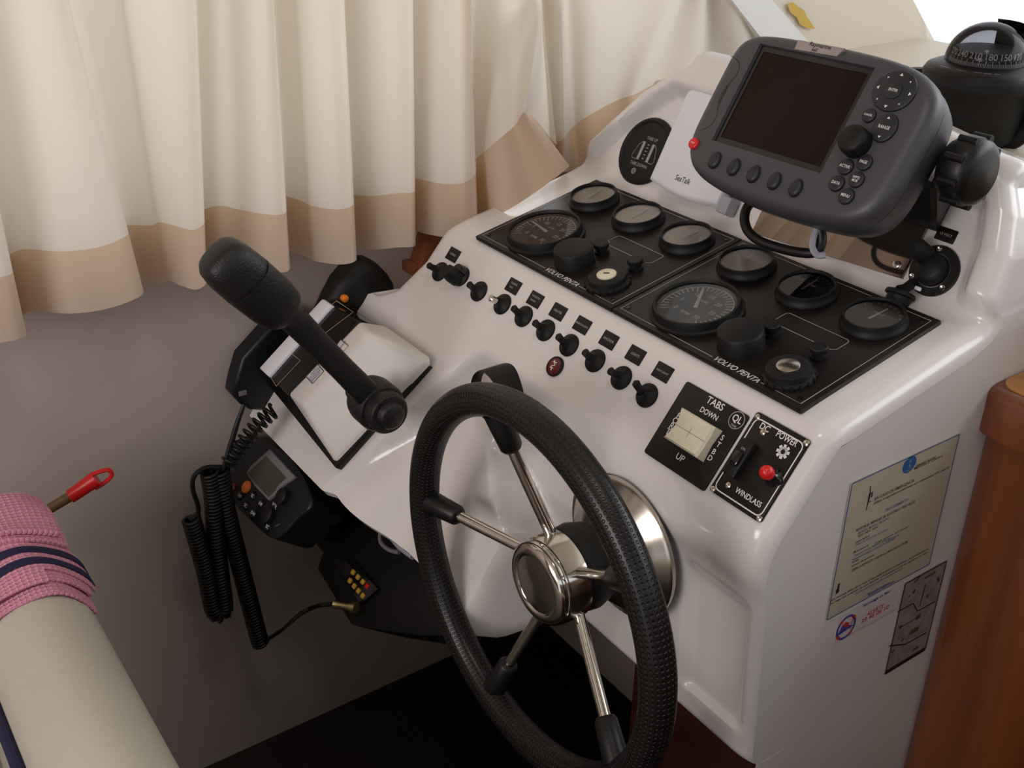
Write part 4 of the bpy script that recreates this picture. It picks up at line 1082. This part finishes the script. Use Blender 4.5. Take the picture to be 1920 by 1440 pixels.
MX = -1.262
fr = Fr(onX(500, 690, MX), (0, 1, 0), (0, 0, 1), EX)
t = thing('fist_microphone', 'black fist microphone with coiled cord hanging on the side lining', 'microphone', fr)
mo = [fr.l(onX(x, y, MX))[:2] for x, y in ((512, 608), (545, 584), (585, 590), (600, 640), (575, 700), (540, 748), (500, 772), (470, 770), (452, 760), (437, 742), (443, 712), (455, 672))]
if sum(mo[i-1][0]*mo[i][1]-mo[i][0]*mo[i-1][1] for i in range(len(mo))) < 0: mo = mo[::-1]
part(t, 'body', MB().prism([tuple(p) for p in mo], -.028, 0, .006, seg=3), 'rad', smooth=50)
c = fr.l(onX(455, 737, MX)); m = MB().prism(rrect(.011, .0075, .001, 2, c[0], c[1]), -.001, .0008, .0003); part(t, 'badge', m, 'bezelgrey')
def coil(path, rad, pitch, r, n=11):
    P = cat(path, 14); L = [0]
    for i in range(1, len(P)): L.append(L[-1]+np.linalg.norm(P[i]-P[i-1]))
    turns = L[-1]/pitch; N = int(turns*n); out = []
    ref = EX
    for k in range(N+1):
        s_ = L[-1]*k/N; i = min(int(np.searchsorted(L, s_)), len(P)-1); i = max(i, 1)
        f = (s_-L[i-1])/(L[i]-L[i-1]+1e-9); c = P[i-1]*(1-f)+P[i]*f; tg = P[i]-P[i-1]; tg /= np.linalg.norm(tg)
        u = np.cross(tg, ref); u /= np.linalg.norm(u); v = np.cross(tg, u); a = 2*math.pi*k/n
        out.append(c+rad*(math.cos(a)*u+math.sin(a)*v))
    return MB().tube(out, r, 5)
CX = -1.19
X_ = lambda pts, X=CX: [onX(x, y, X) for x, y in pts]
part(t, 'loose_coil', coil(X_(((515, 768), (490, 790), (465, 818), (445, 845), (425, 872))), .0095, .0088, .0024), 'blk', world=True, smooth=80)
part(t, 'stem', MB().tube(X_(((458, 758), (446, 790), (432, 835), (418, 882))), [.0026, .0034, .0036, .0030], 10), 'steel' if False else 'rad', world=True)
part(t, 'hanging_coil', coil(X_(((392, 882), (400, 930), (405, 1010), (414, 1090), (420, 1138), (412, 1152), (400, 1140), (388, 1080), (372, 1020), (358, 972))), .0105, .0052, .0027, 10), 'blk', world=True, smooth=80)
part(t, 'hanging_coil', coil(X_(((412, 880), (425, 960), (445, 1040), (468, 1130), (488, 1206))), .0105, .0052, .0027, 10), 'blk', world=True, smooth=80)
part(t, 'lead', MB().tube(cat(X_(((356, 975), (371, 962), (370, 945), (362, 920), (362, 898), (372, 884), (390, 876), (412, 876))), 6), .0032, 8), 'blk', world=True)
pth = X_(((488, 1206), (500, 1200), (530, 1180)))+[F2.w(F2.px(565, 1150, -.07)), F2.w(F2.px(600, 1135, -.09)), b_]
part(t, 'lead', MB().tube(cat(pth, 6), .0030, 8), 'blk', world=True)

# ------------------------------------------------------------------ stickers on the side of the console
FS = Fr((XS+.0004, 0, 0), (0, 1, 0), (0, 0, 1), EX)
def sticker(label, px, mtl, grp=None):
    pp = [FS.l(onX(x, y, XS)) for x, y in px]; c = sum(pp)/4
    fr = Fr(FS.w((c[0], c[1], 0)), FS.x, FS.y, FS.z)
    t = thing('sticker', label, 'sticker', fr)
    w = (pp[1][0]-pp[0][0]+pp[2][0]-pp[3][0])/2; h = (pp[0][1]-pp[3][1]+pp[1][1]-pp[2][1])/2
    part(t, 'sheet', MB().prism(rrect(w, h, .001, 1), 0, .0005), mtl)
    return t, w, h, fr
t, w, h, fr = sticker('large yellowed emergency notice with a blue border on the console side', ((1597, 905), (1803, 808), (1738, 1060), (1545, 1165)), 'stick')
z = .0007
part(t, 'border', MB().stroke(rrect(w*.985, h*.985, .0008, 1), .0011, z, closed=True), 'inkblue')
S = lambda x, y: fr.l(onX(x, y, XS+.0009))[:2]
c = S(1705, 871)
m = MB().flat([(c[0]+.0098*math.cos(a), c[1]+.0090*math.sin(a)) for a in np.linspace(0, 2*math.pi, 28, endpoint=False)], z); lg = part(t, 'emblem', m, 'inkblue2' if False else 'inkblue', label='blue round emblem')
m = MB().flat([(c[0]+.0022*math.cos(a), c[1]+.0035+.0024*math.sin(a)) for a in np.linspace(0, 6.28, 12, endpoint=False)], z+.0002); m.stroke([(c[0], c[1]+.002), (c[0]+.0005, c[1]-.004)], .003, z+.0002); m.stroke([(c[0]-.005, c[1]-.0055), (c[0], c[1]-.0068), (c[0]+.005, c[1]-.0055)], .0012, z+.0002); part(lg, 'figure', m, 'inkblue2')
def lines(L, mtl, name='print'):
    m = MB()
    for (x, y, tx, sz, wd) in L:
        p = S(x, y); g = MB().text(tx, sz, (0, 0)); xs = [v[0] for v in g.v]; k = wd/(max(xs)-min(xs)); x0 = min(xs)
        m.add([(p[0]+(v[0]-x0)*k, p[1]+v[1], z) for v in g.v], g.f)
    return part(t, name, m, mtl)
lines([(1717, 874, 'Salvamento Seguridad', .0044, .030), (1714, 879, 'Maritima y Costera', .0044, .043), (1640, 936, 'EN CASO DE EMERGENCIA', .0052, .058), (1638, 944, 'Utilizar el siguiente procedimiento por radiotelefono VHF canal 16', .0040, .112),
       (1605, 995, 'REPETIR EL MENSAJE DE SOCORRO TRES VECES', .0046, .086), (1608, 1006, 'AQUI   AQUI   AQUI', .0036, .028), (1604, 1017, 'nombre del barco', .0036, .020), (1640, 1019, 'tres veces en total', .0034, .050), (1600, 1036, 'Mi posicion es', .0036, .022), (1597, 1055, 'Necesito', .0036, .010), (1596, 1062, 'numero de personas', .0036, .033), (1597, 1070, 'ESPERE LA RESPUESTA Y VUELVA A LLAMAR SI NO LA RECIBE', .0044, .083),
       (1556, 1127, 'Este mensaje debe darse solo si hay peligro grave e inminente y se precisa ayuda', .0038, .148), (1556, 1133, 'No haga uso indebido de esta llamada: esta penada por la ley vigente y se sigue', .0036, .148)], 'inkbrown')
lines([(1660, 957, 'PROCEDIMIENTO', .0046, .034), (1609, 1000, 'MAYDAY  MAYDAY  MAYDAY', .0040, .044), (1604, 1022, 'Aqui el yate y su numero', .0038, .046), (1602, 1042, 'Situacion y latitud, longitud o demora', .0040, .050), (1660, 1015, 'o distancia', .0038, .020), (1598, 1050, 'Naturaleza del peligro y ayuda que necesita usted', .0040, .062), (1604, 1113, 'Para mas informacion consulte el canal de salvamento', .0036, .070), (1625, 1115, 'Telefono de emergencias', .0036, .034)], 'inkblue2')
m = MB(); p = S(1632, 915)
for q0, q1, wd in (((1632, 911), (1631, 930), .0012), ((1631, 924), (1628, 940), .0026), ((1635, 922), (1634, 932), .002), ((1628, 938), (1624, 957), .0013), ((1627, 942), (1634, 939), .001), ((1573, 1094), (1571, 1105), .0032), ((1570, 1104), (1570, 1112), .0045)):
    m.stroke([S(*q0), S(*q1)], wd, z)
part(t, 'handset_drawing', m, 'inkb', stuff=True)
t, w, h, fr = sticker('small clear sticker with a red and blue lifebuoy crest and ALERTE', ((1572, 1152), (1690, 1092), (1680, 1136), (1560, 1210)), 'stickw')
S = lambda x, y: fr.l(onX(x, y, XS+.0009))[:2]
c = S(1586, 1176)
m = MB(); m.stroke([(c[0]+.0130*math.cos(a), c[1]+.0135*math.sin(a)) for a in np.linspace(0, 6.283, 28, endpoint=False)], .0030, z, closed=True); m.add([(c[0]-.012, c[1]-.006, z), (c[0]+.012, c[1]-.003, z), (c[0]-.006, c[1]+.006, z)], [(0, 1, 2)])
cr = part(t, 'crest', m, 'inkviolet')
m = MB()
for a in (.7, 2.3, 3.85, 5.4): m.stroke([(c[0]+.0110*math.cos(a), c[1]+.0115*math.sin(a)), (c[0]+.0150*math.cos(a), c[1]+.0155*math.sin(a))], .0045, z+.0002)
m.stroke([(c[0]-.004, c[1]+.006), (c[0]+.003, c[1]+.002)], .005, z+.0002); m.stroke([(c[0]+.009, c[1]+.009), (c[0]+.007, c[1]-.006)], .0012, z+.0002)
part(cr, 'bands', m, 'inkred')
lines([(1627, 1116, 'Societe Nationale', .0056, .040), (1640, 1124, 'de', .0040, .005), (1618, 1136, 'Sauvetage en Mer', .0056, .042)], 'inkviolet')
lines([(1625, 1153, 'ALERTE', .0078, .026), (1615, 1166, '39 46 06 10', .0078, .042)], 'inkred')
lines([(1592, 1192, '-- . . ---- ------------ ---', .003, .070)], 'inkblue2')
t, w, h, fr = sticker('grey diagram sticker with three framed panels next to the woodwork', ((1697, 1091), (1776, 1049), (1734, 1214), (1654, 1271)), 'stickg')
S = lambda x, y: fr.l(onX(x, y, XS+.0009))[:2]
m = MB(); m.stroke(rrect(w*.97, h*.98, .0008, 1), .0016, z, closed=True)
m.stroke([S(1683, 1147), S(1712, 1131), S(1720, 1146), S(1754, 1127)], .0017, z); m.stroke([S(1667, 1211), S(1697, 1208), S(1737, 1186)], .0017, z); m.stroke([(-w*.47, -h*.475), (w*.47, -h*.475)], .006, z)
part(t, 'frame_lines', m, 'inkb')
m = MB()
for q0, q1, wd in (((1734, 1084), (1754, 1072), .0045), ((1711, 1113), (1716, 1105), .006), ((1703, 1120), (1706, 1116), .004), ((1735, 1095), (1724, 1137), .003), ((1736, 1119), (1741, 1116), .006), ((1758, 1082), (1760, 1090), .005), ((1717, 1160), (1726, 1153), .008), ((1686, 1177), (1720, 1158), .002), ((1686, 1177), (1690, 1174), .006), ((1706, 1186), (1722, 1178), .009), ((1690, 1202), (1694, 1197), .005), ((1672, 1225), (1676, 1218), .006), ((1710, 1220), (1722, 1212), .005), ((1714, 1092), (1724, 1082), .004)):
    m.stroke([S(*q0), S(*q1)], wd*.75, z)
part(t, 'drawings', m, 'inkbrown', stuff=True)

# ------------------------------------------------------------------ curtain along the side window
def col3(tx, bx, by, X, sx=None, sy=None, mx=None, my=None, Xt=None):
    """one fold line: top pixel x at the frame's upper edge, foot pixel, depth; optional seam and middle points"""
    top = onX(tx, 0, X if Xt is None else Xt); bot = onX(bx, by, X)
    up = top+(top-bot)*.55 if mx is None else top+a3(0, 0, .22)
    up[0] = top[0]; up[2] = .425; up[1] = top[1]-(bot[1]-top[1])*.55
    if sy is None: L = np.linalg.norm(bot-top); seam = bot+(top-bot)*(.072/L)
    else: seam = onX(sx, sy, X)
    mid = onX(mx, my, X) if mx is not None else None
    return up, top, mid, seam, bot
XC, XV = -1.165, -1.235
cs = []
def C(*a, **k): cs.append(col3(*a, **k))
C(-330, -200, 655, XC); C(-300, -190, 640, XV); C(-200, -80, 650, -1.19); C(-92, 44, 633, XC)
C(-98, 36, 600, XV); C(-40, 62, 583, -1.215); C(50, 130, 588, -1.180); C(100, 205, 578, -1.170); C(129, 268, 552, XC)
C(121, 258, 530, XV+.005); C(215, 300, 532, -1.212); C(238, 318, 527, -1.200); C(300, 340, 536, -1.188); C(345, 368, 543, -1.172); C(368, 388, 529, XC)
C(359, 378, 505, XV); C(400, 412, 495, -1.212); C(432, 450, 500, -1.208); C(470, 490, 508, -1.185); C(500, 524, 511, -1.172); C(513, 544, 503, XC)
C(505, 534, 470, XV); C(545, 575, 482, -1.205); C(560, 592, 490, -1.190); C(610, 640, 496, -1.175); C(645, 669, 487, XC)
C(637, 660, 465, XV); C(680, 700, 468, -1.198); C(740, 745, 464, -1.178); C(774, 779, 460, XC)
C(766, 770, 432, -1.22); C(800, 800, 439, -1.185); C(830, 838, 445, -1.165); C(868, 872, 442, -1.150); C(884, 896, 426, -1.118)
C(877, 888, 420, -1.20, Xt=-1.215, sx=880, sy=310); C(930, 940, 400, -1.090, Xt=-1.185, sx=925, sy=270); C(980, 1005, 360, -1.072, Xt=-1.175, sx=965, sy=236); C(1014, 1067, 312, -1.052, Xt=-1.165, sx=990, sy=211, mx=1006, my=120)
n_main = len(cs)
C(1012, 1045, 318, -1.215, sx=1040, sy=268); C(1035, 1046, 321, -1.190, sx=1046, sy=266); C(1053, 1058, 323, -1.165, sx=1058, sy=258); C(1062, 1080, 317, -1.195, sx=1072, sy=240); C(1110, 1112, 304, -1.175, sx=1100, sy=219)
C(1200, 1158, 236, -1.165, sx=1155, sy=189); C(1262, 1190, 215, -1.150, sx=1190, sy=177); C(1282, 1240, 196, -1.165, sx=1226, sy=160); C(1318, 1310, 196, -1.150, sx=1300, sy=150); C(1330, 1335, 196, -1.175, sx=1330, sy=150); C(1362, 1400, 200, -1.150, sx=1390, sy=150); C(1385, 1440, 200, -1.150, sx=1430, sy=150); C(1398, 1470, 200, -1.185, sx=1460, sy=150)
rowsU = []; NS = 5
ROW = {0: 'up', 1: 'top', 3: 'seam', 4: 'bot'}
up = cat([c[0] for c in cs], NS); tp = cat([c[1] for c in cs], NS); sm = cat([c[3] for c in cs], NS); bt = cat([c[4] for c in cs], NS)
md = cat([c[2] if c[2] is not None else c[1]+(c[3]-c[1])*.55 for c in cs], NS)
up, tp, md, sm, bt = map(np.array, (up, tp, md, sm, bt))
rw = [up, (up+tp)/2, tp]
for f in (.14, .28, .42, .55, .68, .8, .9, .97, 1):
    # quadratic through top, mid (.55) and seam
    l0 = (f-.55)*(f-1)/(.55); l1 = f*(f-1)/(.55*(-.45)); l2 = f*(f-.55)/(.45)
    rw.append(tp*l0+md*l1+sm*l2)
hm = [sm+(bt-sm)*f for f in (0, .2, .4, .6, .8, 1)]
base_fr = Fr((-1.2, .5, -.5))
t = thing('curtain', 'long cream pleated curtain with a hem tinted as if backlit over the side window', 'curtain', base_fr)
part(t, 'cloth', MB().grid(np.array(rw)), 'curt', world=True, smooth=80)
part(t, 'hem', MB().grid(np.array(hm)), 'hem', world=True, smooth=80, label='doubled hem band with backlit tan painted in')
fr = Fr((-1.2, .5, .06)); 
t = thing('curtain_rail', 'white rail above the side window holding the pleated curtain', 'rail', fr)
# the rail follows the top of the cloth, out of the frame
zt = float(up[:, 2].max())
part(t, 'rail', MB().tube([(-1.2, -.3, zt+.004), (-1.2, 1.45, zt+.004)], .012, 10), 'white', world=True)

# a scrap of varnished wood between console and lining
m = MB(); fr = Fr(onX(790, 480, -1.17))
t = thing('wood_bracket', 'small reddish wooden bracket between the curtain and the console edge', 'bracket', fr)
P0, P1 = onX(806, 440, -1.205), onX(782, 508, -1.205)
d = P1-P0
poly(m, [P0+a3(-.02, -.004, .012), P0+a3(.012, -.004, .012), P1+a3(.012, -.004, 0), P1+a3(-.02, -.004, 0), P0+a3(-.02, .02, .012), P0+a3(.012, .02, .012), P1+a3(.012, .02, 0), P1+a3(-.02, .02, 0)], [(0, 1, 2, 3), (7, 6, 5, 4), (0, 4, 5, 1), (1, 5, 6, 2), (2, 6, 7, 3), (3, 7, 4, 0)], .002)
part(t, 'upright', m, 'wood', world=True)
q = onX(776, 500, -1.215); m = MB().box(q, (.03, .022, .016), .003); part(t, 'foot', m, 'wood', world=True)

# ------------------------------------------------------------------ seat back, towel and the red hook
fr = Fr((-.7, .11, FZ))
t = thing('helm_settee', 'cream vinyl seat back with navy piping under the pink towel', 'seat', fr)
SY, SR, ST = .110, .056, -.705
prof = [(SY-SR, FZ+.0), (SY-SR, -.95), (SY-SR-.002, -.84)]
for a in range(180, -1, -15): prof.append((SY+SR*math.cos(math.radians(a))*1.0, ST-SR+SR*math.sin(math.radians(a))))
prof += [(SY+SR+.004, -.84), (SY+SR+.006, -.95), (SY+SR+.02, FZ)]
xs = [-1.18, -1.165]+list(np.linspace(-1.14, -.05, 40))+[-.03, -.02]
g = []
for i, x in enumerate(xs):
    k = .72 if i in (0, len(xs)-1) else (.93 if i in (1, len(xs)-2) else 1)
    g.append([(x, SY+(y-SY)*k, ST-.06+(z-ST+.06)*(k if z > ST-.08 else 1)) for y, z in prof])
m = MB().grid(np.array(g)); m.f.append(tuple(range(len(prof)))); m.m.append(0)
part(t, 'cushion', m, 'seat', world=True, smooth=60)
m = MB()
def surf(x, ang, off=.0): return a3(x, SY+(SR+off)*math.cos(ang), ST-SR+(SR+off)*math.sin(ang))
for x0 in (-.93, -.80, -.67):
    m.tube([surf(x0+.12*(1-q_), math.pi*(.12+.72*q_), .0002) for q_ in np.linspace(0, 1, 14)], .0009, 6)
part(t, 'stitching', m, 'seatline' if 'seatline' in M else 'stick')
t_ = MB()
m = MB().tube([(-1.15, SY-SR-.004, -.752), (-.9, SY-SR-.004, -.755), (-.04, SY-SR-.004, -.755)], .0062, 10); part(t, 'piping', m, 'navy', world=True, label='navy piping')

fr = Fr((-1.09, .11, -.70))
t = thing('towel', 'pink waffle towel with navy stripes folded over the seat back', 'towel', fr)
def drape(x0, x1, off, a0, a1, tail0=0, tail1=0, wob=0, nx=14, na=26, sk=0):
    g = []; 
    for i in range(nx+1):
        x = lerp(x0, x1, i/nx); r = []
        if tail0:
            for k in range(4, 0, -1): p = surf(x, a0, off); r.append(p-a3(0, 0, tail0*k/4))
        for j in range(na+1):
            a = lerp(a0, a1, j/na); o_ = off+wob*math.sin(9*x*7+3*a)*.5+.0015*math.sin(5*a+30*x)
            p = surf(x+sk*(j/na), a, o_); r.append(p)
        if tail1:
            for k in range(1, 5): p = surf(x+sk, a1, off); r.append(p-a3(0, 0, tail1*k/4))
        g.append(r)
    return np.array(g)
def sheet(name, g, thick, mtl='towel', lab=None, par=None, cell=.0058):
    inner = g.copy(); ctr = np.array([0, SY, ST-SR])
    d = g-ctr; d[:, :, 0] = 0; d /= np.linalg.norm(d, axis=2, keepdims=True)
    outer = g+d*thick
    m = MB(); nx, na = g.shape[:2]
    lx = np.linalg.norm(g[-1, 0]-g[0, 0])/cell; ly = sum(np.linalg.norm(g[0, j+1]-g[0, j]) for j in range(na-1))/cell
    m.grid(outer, uv=lambda i, j: (i*lx/(nx-1), j*ly/(na-1))); m.grid(g[:, ::-1])
    per = lambda G: [G[i][0] for i in range(nx)]+[G[nx-1][j] for j in range(1, na)]+[G[i][na-1] for i in range(nx-2, -1, -1)]+[G[0][j] for j in range(na-2, 0, -1)]
    p0, p1 = per(g), per(outer); pm = [(a+b)/2+ (np.array([.0015, 0, 0]) if k < 0 else 0) for k, (a, b) in enumerate(zip(p0, p1))]
    m.grid(np.array([p0, p1]), cv=True)
    return part(par or t, name, m, mtl, world=True, label=lab, smooth=50)
base = sheet('lower_fold', drape(-1.15, -.972, .001, 2.75, .25, .05, 0), .003)
sheet('middle_fold', drape(-1.15, -.992, .005, 2.7, .38, .03, 0, .002), .003)
sheet('rolled_fold', drape(-1.14, -.986, .0085, 2.6, 1.25, 0, 0, .002), .002)
band = sheet('band', drape(-1.062, -1.008, .0085, 2.7, .22, .02, .0), .003)
for x in (-1.047, -1.023): sheet('stripe', drape(x-.0062, x+.0062, .0118, 2.7, .22, .02, .0, nx=2), .0010, 'navy', 'navy stripe', band)
sheet('top_fold', drape(-1.158, -1.068, .009, 2.8, .62, .02, 0, .003), .006)
sheet('top_fold', drape(-1.154, -1.076, .016, 2.75, .78, 0, 0, .003), .006)

fr = Fr(onX(150, 915, -1.205))
t = thing('hook_stick', 'thin varnished stick with a red plastic hook end beside the towel', 'stick', fr)
p0, p1, p2 = onX(96, 952, -1.21), onX(138, 927, -1.205), onX(181, 897, -1.20)
p00 = p0+(p0-p1)*1.6
part(t, 'rod', MB().tube([p00, p0, p1], .0062, 12), 'stickrod', world=True)
cp = part(t, 'cap', MB().tube([lerp(p0, p1, .85), p1, lerp(p1, p2, .5), lerp(p1, p2, .9), p2], [.0086, .0088, .0092, .0100, .0100], 16), 'red', world=True, label='red plastic cap')
lp_ = [onX(x, y, -1.198) for x, y in ((172, 890), (188, 884), (201, 881), (208, 885), (209, 892), (202, 900), (190, 909), (178, 916))]
part(cp, 'hook', MB().tube(cat(lp_, 5), .0027, 8), 'red', world=True)
